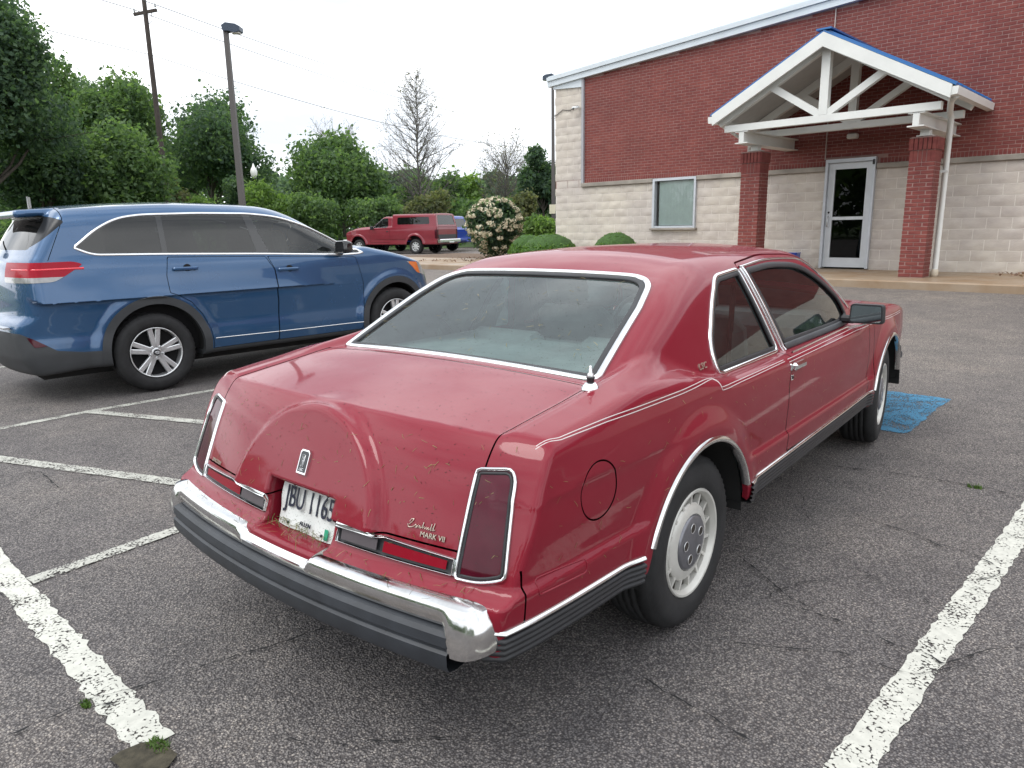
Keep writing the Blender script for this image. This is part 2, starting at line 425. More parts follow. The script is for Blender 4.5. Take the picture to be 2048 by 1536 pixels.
def sweep_obj(name, P, N, prof, mat, parent, closed=True, lift=0.0, smooth=True):
    V, F = sweep(P, N, prof, closed, lift); me = mesh_np(name, V, F, smooth)
    bm = bmesh.new(); bm.from_mesh(me); 
    if not closed:
        pass
    bmesh.ops.recalc_face_normals(bm, faces=bm.faces); bm.to_mesh(me); bm.free()
    return link(name, me, mat, parent)
def half_round(w, h, n=6): return [(-w/2*math.cos(math.pi*i/n), h*math.sin(math.pi*i/n)-.001) for i in range(n+1)]
def flat_trim(w, h): return [(-w/2, -.004), (-w/2, h*.6), (-w/2+h*.5, h), (w/2-h*.5, h), (w/2, h*.6), (w/2, -.004)]
def text_mesh(body, size, extrude=.001, shear=0.0, spacing=1.0, align='CENTER', xs=1.0):
    cu = bpy.data.curves.new('lettering', 'FONT'); cu.body = body; cu.size = size; cu.extrude = extrude; cu.shear = shear; cu.space_character = spacing
    cu.align_x = align; cu.align_y = 'CENTER'; cu.resolution_u = 3
    o = bpy.data.objects.new('lettering', cu); COL.objects.link(o); bpy.context.view_layer.update()
    me = bpy.data.meshes.new_from_object(o.evaluated_get(bpy.context.evaluated_depsgraph_get()))
    bpy.data.objects.remove(o); bpy.data.curves.remove(cu)
    if xs != 1.0:
        for v in me.vertices: v.co.x *= xs
    return me
def place(me, origin, right, up):
    """map mesh xyz onto a frame (right, up, out) at origin"""
    r = Vector(right).normalized(); u = Vector(up); u = (u-r*u.dot(r)).normalized(); o = r.cross(u)
    Mx = Matrix((r, u, o)).transposed().to_4x4(); Mx.translation = Vector(origin); me.transform(Mx); return me
def tyre_mesh(R, rim, w, x0=0.0, n=120, tread=True):
    """outer face at +w/2"""
    h = w/2; sh = (R-rim)
    prof = [(rim-.004, h*.62), (rim+.006, h*.80), (rim+sh*.12, h*.93), (rim+sh*.35, h*1.0), (rim+sh*.6, h*.985), (rim+sh*.8, h*.93), (R-.022, h*.86), (R-.008, h*.78), (R, h*.66)]
    ribs = []
    for i in range(5):
        a, b = h*(.62-.26*i)-.0, h*(.62-.26*i-.20); ribs += [(R-(.002 if i in (0, 4) else 0), a), (R-(.002 if i in (0, 4) else 0), b)]
        if i < 4: ribs += [(R-.009, b-.002), (R-.009, b-h*.05)]
    full = prof[:-1]+ribs+[(r, -x) for r, x in prof[:-1][::-1]]
    vs = []; k = len(full)
    for j in range(n):
        a = 2*math.pi*j/n
        for i, (r, x) in enumerate(full):
            rr = r
            if tread and abs(x) > h*.5 and r > R-.03 and j % 2: rr = r-.007
            elif tread and r > R-.006 and (j+i) % 3 == 0: rr = r-.004
            vs.append((x+x0, rr*math.cos(a), rr*math.sin(a)))
    vs = np.array(vs); F = []
    for j in range(n):
        j2 = (j+1) % n
        for i in range(k-1): F.append((j*k+i, j*k+i+1, j2*k+i+1, j2*k+i))
    return mesh_np('tyre', vs, np.array(F), True)
def auto_smooth(me, ang=35):
    me.polygons.foreach_set('use_smooth', [True]*len(me.polygons))
    try: me.set_sharp_from_angle(angle=math.radians(ang))
    except Exception: pass
    return me
# ------------------------------------------------------------------ the red coupe
M['red_paint'] = paint('faded_red_paint', (.215, .0085, .022), dust=(.40, .16, .18), dustamt=.07, rough=.45, coat=.62, coat_rough=.045, spec=.10)
M['cabin'] = plain('cabin_lining', (.10, .13, .135), .85, var=.2)
M['seat'] = plain('teal_grey_upholstery', (.16, .22, .22), .8, var=.25, vs=5)
M['car_glass'] = glass('clear_car_glass', (.86, .93, .91), 1.5, .03, .0, .11, (.42, .53, .51))  # teal film puts some pale reflection into the glass colour, besides dust
M['side_glass'] = glass('tinted_side_glass', (.70, .77, .75), 1.5, .01, .0, .04)
M['lamp_red'] = plain('dark_red_lens', (.060, .004, .012), .15, coat=.5, var=.35, vs=5, spec=.1)
M['lamp_bright'] = plain('bright_red_reflector', (.23, .004, .016), .2, coat=.3, spec=.2)
M['lamp_clear'] = plain('grey_reverse_lens', (.16, .14, .15), .3, coat=.6)
M['plate_white'] = (lambda t: (t.pbr(t.ramp(t.noise(160, 3, .7, t.pos()), [(.30, (.30, .31, .29)), (.42, (.66, .68, .66))]), .45), t.m)[1])(NT('speckled_plate_white'))
M['ink'] = plain('dark_blue_ink', (.012, .016, .035), .5)
M['sticker'] = plain('green_sticker', (.02, .30, .17), .5)
M['red_rust'] = plain('dirty_cream_alloy', (.60, .56, .49), .42, .15, var=.18, vs=10)
M['alloy_light'] = plain('pale_alloy', (.62, .61, .57), .38, .25, var=.1, vs=12)
M['cap_grey'] = plain('grey_hub_cap', (.22, .22, .24), .32, .6, var=.15, vs=20)
M['slot_brown'] = plain('dark_recess_brown', (.035, .029, .024), .8, var=.3, vs=20)  # dark brown for the backing behind wheel slots and lug holes
YR, YF, ZC, RA = 1.225, 3.992, .318, .408
ZW = {YR: .318, YF: .352}
_hz = curve([.1, .18, .30, .40, .50, .548, .572, .62, .70, .80, .88, .95, 1.1], [-.10, -.065, -.03, -.012, .0, .003, -.012, -.010, -.006, -.010, -.020, -.038, -.06])
_pl = curve([-.2, .12, .3, .55, .9, 1.4, 3.0, 3.7, 4.2, 4.6, 4.9, 5.2], [-.10, -.055, -.030, -.014, -.003, 0, .0, -.008, -.028, -.07, -.125, -.22])
_tc = curve([-.2, .20, .35, .60, .87, 1.2, 1.6, 3.2, 3.55, 3.9, 4.4, 4.8, 5.05, 5.3], [.89, .925, .941, .972, 1.001, .990, .935, .93, .968, .972, .945, .89, .83, .70])
_rz = curve([.0, .3, .50, .528, .543, .556, .60, .68, .80, .84, .88, .905, .93, 1.0], [.10, .065, .058, .062, .088, .110, .128, .160, .211, .231, .256, .276, .300, .37])
_rf = curve([.6, 1.2, 1.45, 1.7, 2.2, 2.7, 3.1, 3.6, 4.2], [1.30, 1.325, 1.345, 1.371, 1.386, 1.381, 1.36, 1.31, 1.22])
def coupe_sdf(x, y, z):
    ax = np.abs(x)
    hz = _hz(z)
    for yc in (YR, YF):
        r = np.sqrt((y-yc)**2+(z-ZW[yc])**2); w = 1-sstep(r, RA+.03, RA+.13); hz = hz*(1-w)-.006*w
    H = .897+hz+_pl(y)
    for yc in (YR, YF):
        r = np.sqrt((y-yc)**2+(z-ZW[yc])**2); H = H+.021*(1-sstep(r, RA+.035, RA+.135))*sstep(z, .28, .45)
    side = ax-H
    T = _tc(y)-.020*(np.minimum(ax, .72)/.68)**2+.010*sstep(ax, .675, .715)*(1-sstep(y, .9, 1.4))-.10*np.maximum(ax-.74, 0)
    top = (z-T)*.985
    rear = (_rz(z)+.14*ax*ax+.22*np.maximum(ax-.70, 0)**2-y)*.93
    front = y-(5.12-.13*ax*ax-.10*sstep(z, .55, .9)-.05*sstep(-z, -.5, -.25))
    low = smax(top, side, .038)
    low = smax(low, rear, .010+.008*sstep(ax, .60, .74))
    low = smax(low, front, .09)
    low = smax(low, .372+.06*sstep(y, 4.3, 4.5)-z, .03)
    gs = (ax-(.805-.36*(z-.89)-.20*np.maximum(z-1.05, 0)**2*1.2-.035*sstep(-y, -1.5, -.8)-.02*sstep(y, 2.9, 3.6)))*.93
    gt = z-(_rf(y)-.048*(ax/.62)**2)
    tb = np.clip((y-.867)/.62, 0, 1)
    gb = (z-(.984+.50*(y-.867)+.035*tb*(1-tb)-.02*ax*ax))*.894
    gf = (z-(.975+.50*(3.75-.22*ax*ax-y)))*.894
    G = smax(smax(gt, gb, .075), gf, .07); G = smax(G, gs, .105-.03*sstep(y, 1.6, 2.1)); G = np.maximum(G, .86-z)
    k = .012+.10*sstep(ax, .655, .74)*(1-sstep(y, 1.02, 1.42))
    d = smin(low, G, k)
    # round spare-wheel shape pressed into the boot lid
    cy, cz = .130, .580
    so_ = -(y-cy)*.927+(z-cz)*.375; u = (y-cy)*.375+(z-cz)*.927
    rad = np.sqrt((x-.015)**2+u*u)-(.383+.335*np.maximum(-so_, 0))
    hump = smax(smax(rad, so_-.028, .034), -so_-.62, .05); hump = smax(hump, .628-z, .015)
    d = smin(d, hump, .028)
    niche = np.maximum(np.maximum(np.maximum(np.abs(x-.032)-.172, .533-z), z-.688), y-.235)
    return smax(d, -niche, .012)
CQ = round_poly([(1.548, .917), (2.172, .918), (2.030, 1.278), (1.79, 1.262), (1.672, 1.17), (1.562, 1.04), (1.542, .98)], [.02, .015, .015, .04, .2, .1, .06])
CD = round_poly([(2.285, .930), (3.28, .926), (3.355, .955), (3.30, 1.054), (3.08, 1.17), (2.80, 1.272), (2.43, 1.292), (2.115, 1.278)], [.01, .03, .02, .1, .12, .15, .1, .015])
CDOOR = round_poly([(2.10, .47), (2.10, .80), (2.195, .908), (2.045, 1.310), (2.42, 1.335), (2.86, 1.318), (3.13, 1.218), (3.37, 1.085), (3.47, .97), (3.47, .47)], [.02, .06, .05, .03, .1, .15, .12, .1, .04, .02])
CB = round_poly([(-.648, .885), (.648, .885), (.588, 1.26), (.530, 1.470), (-.530, 1.470), (-.588, 1.26)], [.025, .025, .0, .11, .11, .0])
CLAMP = round_poly([(.676, .570), (.748, .571), (.812, .592), (.779, .828), (.762, .849), (.668, .838)], [.004, .08, .010, .02, .012, .004])
CBARS = {1: [(.232, .572), (.664, .571), (.663, .612), (.234, .628)], -1: [(.152, .572), (.664, .571), (.663, .612), (.152, .628)]}
def build_wheel(kind, loc, rz, side, parent):
    """side +1: outer face towards +x"""
    w = empty('wheel', loc, rz+(0 if side > 0 else math.pi), parent=parent)
    if kind == 'coupe':
        tm = tyre_mesh(.330, .194, .225)
        link('tyre', tm, M['tyre'], w)
        mb = MB(); X = .088
        mb.lathe([(.206, .102), (.2025, .107), (.195, .106), (.189, .098), (.184, .086)], 72)
        n = 15
        mb.lathe([(.148, .082), (.142, .088), (.122, .095), (.108, .097), (.106, .090), (.0, .090)], 72)
        mb.lathe([(.184, .086), (.183, .072), (.183, .06)], 72)
        for i in range(n):
            a = 2*math.pi*(i+.5)/n; ca, sa = math.cos(a), math.sin(a); da = .0052
            P = lambda r, t, x: (x, r*ca-t*sa, r*sa+t*ca)
            vs = [P(.140, -da*1.3, .087), P(.140, da*1.3, .087), P(.186, da, .085), P(.186, -da, .085), P(.140, -da*1.3, .06), P(.140, da*1.3, .06), P(.186, da, .06), P(.186, -da, .06)]
            mb.add(vs, [(0, 1, 2, 3), (1, 5, 6, 2), (0, 3, 7, 4)])
        mb.lathe([(.148, .082), (.147, .06)], 72)
        r = mb.build('rim', M['alloy_light'], w, fix=True); auto_smooth(r.data, 40)
        mb = MB(); mb.lathe([(.186, .066), (.0, .066)], 48); mb.lathe([(.196, .05), (.190, -.09)], 48); mb.build('brake_backing', M['slot_brown'], w)
        mb = MB(); mb.lathe([(.105, .092), (.103, .101), (.094, .104), (.06, .108), (.0, .110)], 48)
        c = mb.build('hub_cap', M['cap_grey'], w, fix=True)
        mb = MB()
        for i in range(5):
            a = 2*math.pi*i/5+.5; mb.lathe([(.0195, .1085), (.018, .1105), (.016, .109)], 20, c=(0, .062*math.cos(a), .062*math.sin(a)))
        mb.build('lug_recess_ring', M['silver'], c, fix=True)
        mb = MB()
        for i in range(5):
            a = 2*math.pi*i/5+.5; mb.lathe([(.0165, .1092), (.0, .1088)], 20, c=(0, .062*math.cos(a), .062*math.sin(a)))
        mb.build('lug_recess', M['slot_brown'], c)
    else:
        R, rim, wd, col = kind['R'], kind['rim'], kind['w'], kind.get('mat', M['silver'])
        link('tyre', tyre_mesh(R, rim, wd, n=kind.get('n', 90)), M['tyre'], w); h = wd/2
        mb = MB(); mb.lathe([(rim+.004, h*.86), (rim+.001, h*.9), (rim-.006, h*.88), (rim-.012, h*.72), (rim-.014, h*.2), (rim-.03, -h*.8)], 64)
        mb.build('rim', col, w, fix=True)
        mb = MB(); mb.lathe([(rim-.014, h*.25), (rim*.5, h*.12), (.0, h*.12)], 40); mb.build('brake_backing', M['dark'], w)
        mb = MB(); nsp = kind.get('spokes', 5); dbl = kind.get('double', True)
        for i in range(nsp):
            a0 = math.pi/2+2*math.pi*i/nsp
            for sgn in ((-1, 1) if dbl else (0,)):
                A, B = a0+sgn*.20, a0+sgn*.165
                ra, rb = .045, rim-.006
                pa = Vector((h*.80, ra*math.cos(A), ra*math.sin(A))); pb = Vector((h*.80, rb*math.cos(B), rb*math.sin(B))); t = (pb-pa).normalized(); s_ = Vector((1, 0, 0)).cross(t)
                wa, wb = (.016, .017) if dbl else (.03, .022)
                vs = [pa+s_*wa, pa-s_*wa, pb-s_*wb, pb+s_*wb]; vs += [v+Vector((-.004, 0, 0))+(s_*q) for v, q in zip(vs, (.006, -.006, -.006, .006))]; vs += [v-Vector((.03, 0, 0)) for v in vs[4:]]
                mb.add(vs, [(0, 1, 2, 3), (0, 4, 5, 1), (1, 5, 6, 2), (2, 6, 7, 3), (3, 7, 4, 0), (4, 8, 9, 5), (6, 10, 11, 7), (5, 9, 10, 6), (7, 11, 8, 4)])
        mb.lathe([(.075, h*.70), (.07, h*.79), (.0, h*.80)], 30)
        mb.build('spokes', col, w, fix=True)
        if kind.get('detail', True):
            for i in range(5):
                a = math.pi/2+2*math.pi*(i+.5)/5; m2 = MB(); m2.lathe([(.0125, h*.66), (.0125, h*.86), (.008, h*.92), (.0, h*.92)], 10, c=(0, .058*math.cos(a), .058*math.sin(a)), smooth=False); m2.build('lug_nut', M['silver'], w, fix=True)
            m2 = MB(); m2.lathe([(.031, h*.78), (.031, h*.90), (.029, h*.93)], 24); m2.lathe([(.029, h*.93), (.0, h*.93)], 24); cp = m2.build('centre_cap', M['black_plastic'], w, fix=True)
            m2 = MB()
            for rx, ry in ((.021, .013), (.008, .013), (.017, .006)):
                pts = [(h*.94, rx*math.cos(t), ry*math.sin(t)+(.004 if ry < .01 else 0)) for t in np.linspace(0, 2*math.pi, 17)]; m2.tube(pts, .002, 5, cap=False)
            m2.build('badge', M['chrome'], cp)
    return w
def letters(*a): return tag(link(*a), kind='stuff')
def build_coupe():
    root = empty('parked_coupe', (0, 0, 0), 0, 'faded red two-door coupe with chrome trim and a round hump in its boot lid', 'car')
    f = coupe_sdf
    S = Skin(f, (-1.0, -.06, .12), (1.0, 5.22, 1.46), .0125)
    sx = lambda c: np.abs(c[:, 0]) > .42
    for yc in (YR, YF):
        S.region('void', lambda V: RA-np.hypot(V[:, 1]-yc, V[:, 2]-ZW[yc]), lambda c: (np.abs(c[:, 0]) > .60) & (c[:, 2] < .9))
    S.region('quarter_window', lambda V: sd_poly(CQ, V[:, 1], V[:, 2]), sx)
    S.region('door_window', lambda V: sd_poly(CD, V[:, 1], V[:, 2]), sx)
    S.region('rear_window', lambda V: sd_poly(CB, V[:, 0], V[:, 1]), lambda c: c[:, 2] > .9)
    WS = round_poly([(-.66, 3.45), (.66, 3.45), (.53, 2.96), (-.53, 2.96)], .08)
    S.region('windscreen', lambda V: sd_poly(WS, V[:, 0], V[:, 1]), lambda c: c[:, 2] > .9)
    rearsel = lambda c: (c[:, 1] < .62) & (c[:, 2] > .5)
    S.region('tail_lamp', lambda V: sd_poly(CLAMP, np.abs(V[:, 0]), V[:, 2]), rearsel)
    for sg in (1, -1): S.region('light_bar', lambda V: sd_poly(CBARS[sg], sg*V[:, 0], V[:, 2]), lambda c: (c[:, 1] < .35) & (c[:, 2] > .5) & (c[:, 0]*sg > .05))
    lidv = lambda V: np.minimum(np.minimum(.684-np.abs(V[:, 0]), .812-.02*(1-(V[:, 0]/.7)**2)*0-V[:, 1]), V[:, 2]-.632)
    S.region('underside', lambda V: np.maximum(.388-V[:, 2], np.minimum(V[:, 1]-4.36, .58-V[:, 2])))
    S.panel('trunk_lid', lidv, .0028, lambda c: (c[:, 1] < .9) & (c[:, 2] > .6))
    S.panel('door', lambda V: sd_poly(CDOOR, V[:, 1], V[:, 2]), .0032, sx)
    S.panel('fuel_door', lambda V: 0.087-np.hypot((V[:, 1]-.572), (V[:, 2]-.744)), .0026, lambda c: c[:, 0] > .5)
    S.panel('body', lambda V: .245+.012*(V[:, 2]-.5)-V[:, 1], .003, lambda c: (np.abs(c[:, 0]) > .70) & (c[:, 2] < .612) & (c[:, 1] < .4))
    S.panel('body', lambda V: V[:, 1]-3.58-.02*(V[:, 2]-.6), .003, lambda c: (np.abs(c[:, 0]) > .70) & (c[:, 2] < .90) & (c[:, 2] > .45))
    RP = M['red_paint']
    bodyrim = lambda c: (c[:, 2] > .86) & (c[:, 1] > .86) | (np.hypot(c[:, 1]-YR, c[:, 2]-ZW[YR]) < RA+.01) | (np.hypot(c[:, 1]-YF, c[:, 2]-ZW[YF]) < RA+.01)
    link('body', S.part('body', 'body', rim=.022, rim_sel=bodyrim), RP, root)
    L_, R_ = (lambda c: c[:, 0] < 0), (lambda c: c[:, 0] > 0)
    link('underside', S.part('underside', 'underside'), M['under'], root)
    lid = link('trunk_lid', S.part('trunk_lid', 'trunk_lid'), RP, root)
    doors = {}
    for sg, sel in ((1, R_), (-1, L_)):
        doors[sg] = link('door', S.part('door', 'door', sel, rim=.016, rim_sel=lambda c: c[:, 2] > .925), RP, root)
        link('window_glass', S.part('window_glass', 'door_window', sel, off=-.010), M['side_glass'], doors[sg])
        link('quarter_window', S.part('quarter_window', 'quarter_window', sel, off=-.008), M['side_glass'], root)
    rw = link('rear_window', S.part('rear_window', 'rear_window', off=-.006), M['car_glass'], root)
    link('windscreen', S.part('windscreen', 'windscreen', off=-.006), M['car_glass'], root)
    link('fuel_door', S.part('fuel_door', 'fuel_door', off=-.001), RP, root)
    # inner lining behind the shut lines and round the cabin
    S2 = Skin(f, (-1.0, .0, .18), (1.0, 5.2, 1.46), .03)
    for pl, ia, ib, sel in ((CQ, 1, 2, sx), (CD, 1, 2, sx), (CB, 0, 1, lambda c: c[:, 2] > .9), (WS, 0, 1, lambda c: c[:, 2] > .9)):
        S2.region('void', lambda V: sd_poly(pl, V[:, ia], V[:, ib])+.012, sel)
    for yc in (YR, YF):
        S2.region('void', lambda V: RA+.02-np.hypot(V[:, 1]-yc, V[:, 2]-ZW[yc]), lambda c: (np.abs(c[:, 0]) > .60) & (c[:, 2] < .9))
    S2.region('void', lambda V: .27-np.hypot(V[:, 0]-.02, V[:, 2]-.6), lambda c: c[:, 1] < .5)
    S2.region('void', lambda V: np.minimum(.66-np.abs(V[:, 0]), V[:, 2]-.84)+0*V[:, 0], lambda c: (c[:, 1] > .0) & (c[:, 1] < .80))
    S2.region('void', lambda V: .88-V[:, 1], lambda c: c[:, 1] < .95)
    link('cabin_lining', S2.part('cabin_lining', 'body', off=-.034), M['cabin'], root)
    for yc in (YR, YF):
        for sg in (-1, 1):
            mb = MB(); n = 28; vs = [(sg*xx, yc+(RA+.008)*math.cos(a), ZW[yc]+(RA+.008)*math.sin(a)) for xx in (.878, .50) for a in np.linspace(.03, math.pi-.03, n+1)]
            mb.add(vs, [(k, k+1, n+2+k, n+1+k) for k in range(n)], True); mb.add([(sg*.50, yc, ZW[yc])]+vs[n+1:], [(0, k+1, k+2) for k in range(n)]); mb.build('wheel_well', M['under'], root)
    mb = MB(); mb.box((0, .42, .30), (1.2, .5, .16), bev=.05); mb.box((0, 2.6, .24), (1.3, 4.2, .12), bev=.04); mb.tube([(-.9+.1, YR, ZC), (.8, YR, ZC)], .05, 10); mb.tube([(-.8, YF, ZC), (.8, YF, ZC)], .04, 10)
    mb.tube([(.42, .28, .27), (.42, 1.0, .25)], .03, 10); mb.build('underbody', M['under'], root)
    # window trims
    def side_path(pl, sg, step=.02, closed=True):
        q = resample(pl, step, closed); O = np.stack([np.full(len(q), 1.15*sg), q[:, 0], q[:, 1]], 1); P = S.cast(O, (-sg, 0, 0)); return P, S.normals(P)
    def edge_path(pl, sg, step=.012):
        q = resample(pl, step, False); O = np.stack([(.85+.9*.33)*sg+0*q[:, 0], q[:, 0], q[:, 1]+.42*.33], 1); P = S.cast(O, (-.906*sg, 0, -.423)); return P, S.normals(P)
    def top_path(pl, step=.02, closed=True):
        q = resample(pl, step, closed); O = np.stack([q[:, 0], q[:, 1], np.full(len(q), 1.7)], 1); P = S.cast(O, (0, 0, -1)); return P, S.normals(P)
    def rear_path(pl, sg, step=.012, closed=True):
        q = resample(pl, step, closed); O = np.stack([q[:, 0]*sg, np.full(len(q), -.4), q[:, 1]], 1); P = S.cast(O, (0, 1, 0)); return P, S.normals(P)
    P, N = top_path(offset_poly(CB, -.012)); sweep_obj('chrome_trim', P, N, flat_trim(.024, .010), M['chrome'], rw)
    P, N = top_path(offset_poly(CB, .010)); sweep_obj('gasket', P, N, flat_trim(.026, .003), M['black_plastic'], rw)
    for sg in (1, -1):
        P, N = side_path(offset_poly(CQ, -.007), sg); sweep_obj('chrome_trim', P, N, flat_trim(.018, .008), M['chrome'], root)
        P, N = side_path(offset_poly(CQ, .009), sg); sweep_obj('gasket', P, N, flat_trim(.020, .003), M['black_plastic'], root)
        P, N = side_path(offset_poly(CD, .006), sg); sweep_obj('gasket', P, N, flat_trim(.030, .005), M['black_plastic'], doors[sg])
        top = [(2.07, 1.291), (2.43, 1.309), (2.82, 1.298), (3.10, 1.196), (3.32, 1.082), (3.43, .985)]
        cx = curve([p[0] for p in top], [p[1] for p in top]); ys = np.linspace(2.07, 3.43, 70); P, N = side_path(np.stack([ys, cx(ys)], 1), sg, .02, False)
        sweep_obj('chrome_trim', P, N, flat_trim(.012, .007), M['chrome'], doors[sg], closed=False)
        P, N = side_path([(2.262, .905), (2.095, 1.292)], sg, .02, False); sweep_obj('pillar_trim', P, N, flat_trim(.020, .009), M['chrome'], doors[sg], closed=False)
        P, N = side_path([(2.232, .905), (2.068, 1.288)], sg, .02, False); sweep_obj('pillar_trim', P, N, flat_trim(.012, .006), M['chrome'], doors[sg], closed=False)
        P, N = side_path([(2.26, .917), (3.42, .920)], sg, .03, False); sweep_obj('sill_strip', P, N, flat_trim(.032, .012), M['grey_plastic'], doors[sg], closed=False)
        P, N = side_path([(2.24, .898), (3.42, .900)], sg, .03, False); sweep_obj('chrome_trim', P, N, flat_trim(.007, .008), M['chrome'], doors[sg], closed=False)
        # twin pinstripe
        M.setdefault('pin', plain('white_pinstripe', (.60, .54, .53), .5))
        for dz, nm in ((0, 'pinstripe'), (-.012, 'pinstripe')):
            zz = .942+dz
            pts = np.array([(.80, .38, .905), (.829, .44, .922), (.846, .642, .935), (.860, 1.1, .936), (.845, 1.37, .934), (.855, 1.395, .918), (.872, 1.405, .893), (.866, 1.47, .888), (.863, 1.70, .887), (.859, 2.08, .888)])*[sg, 1, 1]+[0, 0, dz]
            P = snap(S.f, resample(pts, .012, False), 5, .03); N = S.normals(P); sweep_obj(nm, P, N, [(-.0015, 0), (0, .0012), (.0015, 0)], M['pin'], root, closed=False)
            P, N = side_path([(2.12, zz-.054), (3.46, zz-.044)], sg, .03, False); sweep_obj(nm, P, N, [(-.0015, 0), (0, .0012), (.0015, 0)], M['pin'], doors[sg], closed=False)
            P, N = side_path([(3.49, zz-.044), (4.5, zz-.072)], sg, .03, False); sweep_obj(nm, P, N, [(-.0015, 0), (0, .0012), (.0015, 0)], M['pin'], root, closed=False)
        # wheel lips
        for yc in (YR, YF):
            an = np.linspace(.36 if yc < 2 else .30, math.pi-(.38 if yc < 2 else .30), 90); q = np.stack([yc+(RA+.008)*np.cos(an), ZW[yc]+(RA+.008)*np.sin(an)], 1)
            P, N = side_path(q, sg, .02, False); o = sweep_obj('wheel_lip', P, N, [(-.011, -.02), (-.012, .006), (-.006, .011), (.004, .009), (.011, .001)], M['chrome_old'], root, closed=False)
        # sill mouldings
        for y0, y1, z0, z1 in ((.15, YR-RA-.028, .468, .458), (YR+RA+.012, 3.54, .452, .480)):
            q = np.stack([np.linspace(y0, y1, 60), np.linspace(z0, z1, 60)], 1)
            P, N = side_path(q, sg, .03, False); sweep_obj('sill_chrome', P, N, flat_trim(.015, .013), M['chrome_old'], root, closed=False)
            P, N = side_path(q+[0, -.050], sg, .03, False); w_ = .036; rb = []
            for i in range(4): a0 = -w_+i*w_/2; rb += [(a0, .004), (a0+.002, .013), (a0+w_/2-.006, .013), (a0+w_/2-.003, .004)]
            sweep_obj('sill_strip', P, N, [(-w_, -.03)]+rb+[(w_, -.03)], M['black_plastic'], root, closed=False)
        # lamps
        sel = R_ if sg > 0 else L_
        tl = empty('tail_lamp', (0, 0, 0), parent=root); link('lens', S.part('lens', 'tail_lamp', sel, off=.001), M['lamp_red'], tl)
        P, N = rear_path(offset_poly(CLAMP, -.004), sg); sweep_obj('chrome_frame', P, N, flat_trim(.010, .009), M['chrome'], tl)
        P, N = rear_path(offset_poly(CLAMP, .006), sg); sweep_obj('gasket', P, N, flat_trim(.008, .004), M['black_plastic'], tl)
        lb = empty('light_bar', (0, 0, 0), parent=root); link('bezel', S.part('bezel', 'light_bar', sel, off=-.004), M['black_plastic'], lb)
        for nm, x0, x1, mt, pr in (('reverse_lens', CBARS[sg][0][0]+.016, CBARS[sg][0][0]+.165, M['lamp_clear'], .0), ('red_reflector', CBARS[sg][0][0]+.185, .640, M['lamp_bright'], .0)):
            nx = 40 if nm == 'reverse_lens' else 12; xs = np.linspace(x0, x1, nx); V = []; 
            for i, xx in enumerate(xs):
                for zz in (.581, .616-.012*(xx-.2)/.46): V.append((xx, zz))
            V = np.array(V); O = np.stack([V[:, 0]*sg, np.full(len(V), -.4), V[:, 1]], 1); P = S.cast(O, (0, 1, 0)); N = S.normals(P)
            rib = np.array([(.005 if (i//2) % 2 else 0) for i in range(len(V))]) if nm == 'reverse_lens' else 0
            P = P+N*(.0015+np.reshape(rib, (-1, 1))) if nm == 'reverse_lens' else P+N*.002
            F = [(2*i, 2*i+2, 2*i+3, 2*i+1) for i in range(nx-1)]
            link(nm, mesh_np(nm, P, np.array(F) if sg > 0 else np.array(F)[:, ::-1], nm != 'reverse_lens'), mt, lb)
        B_ = CBARS[sg]
        for q in ([B_[3], B_[2]], [B_[0], B_[1]], [B_[1], B_[2]], [B_[0], B_[3]]):
            P, N = rear_path(q, sg, .02, False); sweep_obj('chrome_frame', P, N, flat_trim(.0065, .009), M['chrome'], lb, closed=False)
        # side marker
        mk = [(.295, .575), (.50, .560), (.50, .520), (.295, .532)]
        P, N = side_path(round_poly(mk, .006), sg, .012); sweep_obj('side_marker_frame', P, N, half_round(.006, .004), RP, root)
        # wheels
        for yc, st in ((YR, 0.0), (YF, .11)):
            build_wheel('coupe', (sg*.7535, yc+.018, .329+(.034 if yc > 2 else 0)), st, sg, root)
    # rear bumper
    bp = empty('rear_bumper', (0, 0, 0), parent=root)
    def bpath(n=60):
        xs = list(np.linspace(0, .772, n)); pts = [(x, .040+.118*x*x) for x in xs]
        x0, y0 = pts[-1]
        for k in range(1, 13):
            a = k/12*math.radians(74); r = .042; b = math.radians(10)
            pts.append((x0+r*(math.sin(a+b)-math.sin(b)), y0+r*(math.cos(b)-math.cos(a+b))))
        t = (math.cos(math.radians(84)), math.sin(math.radians(84)))
        for k in (1, 2): pts.append((pts[-1][0]+t[0]*.025, pts[-1][1]+t[1]*.025))
        return np.array(pts)
    H = bpath(); full = np.vstack([H[:0:-1]*[-1, 1], H]); full3 = np.stack([full[:, 0], full[:, 1], np.zeros(len(full))], 1)
    t = unit(np.gradient(full3, axis=0)); out = np.stack([t[:, 1], -t[:, 0], np.zeros(len(t))], 1)
    def strip(prof_fn, name, mat, par, sel=None):
        ids = [i for i in range(len(full3)) if sel is None or sel(full3[i])]; V = []; 
        for i in ids:
            pr = prof_fn(full3[i][0])
            for o, z in pr: V.append(full3[i]+out[i]*o+np.array([0, 0, z]))
        k = len(pr); F = [(a*k+q, (a+1)*k+q, (a+1)*k+q+1, a*k+q+1) for a in range(len(ids)-1) for q in range(k-1)]
        me = mesh_np(name, np.array(V), np.array(F), True); auto_smooth(me, 32); return link(name, me, mat, par)
    def chrome_prof(x):
        c = 1-sstep(np.array(abs(x-.0)), .165, .20); e = sstep(np.array(abs(x)), .712, .724)
        b = .468-.074*e+.022*sstep(np.array(abs(x)), .76, .83); d = .026*e; dn = .030*c
        return [(-.085, .5385-dn*.3), (-.045, .5375-dn*.4), (-.014-.012*c, .5345-dn*.6), (-.002-.010*c, .5295-dn*.7), (.005-.006*c, .519-dn*.7), (.006+d*.4, .497), (.003+d, .478-.03*e), (.0+d*.96, b+.01), (-.02, b)]
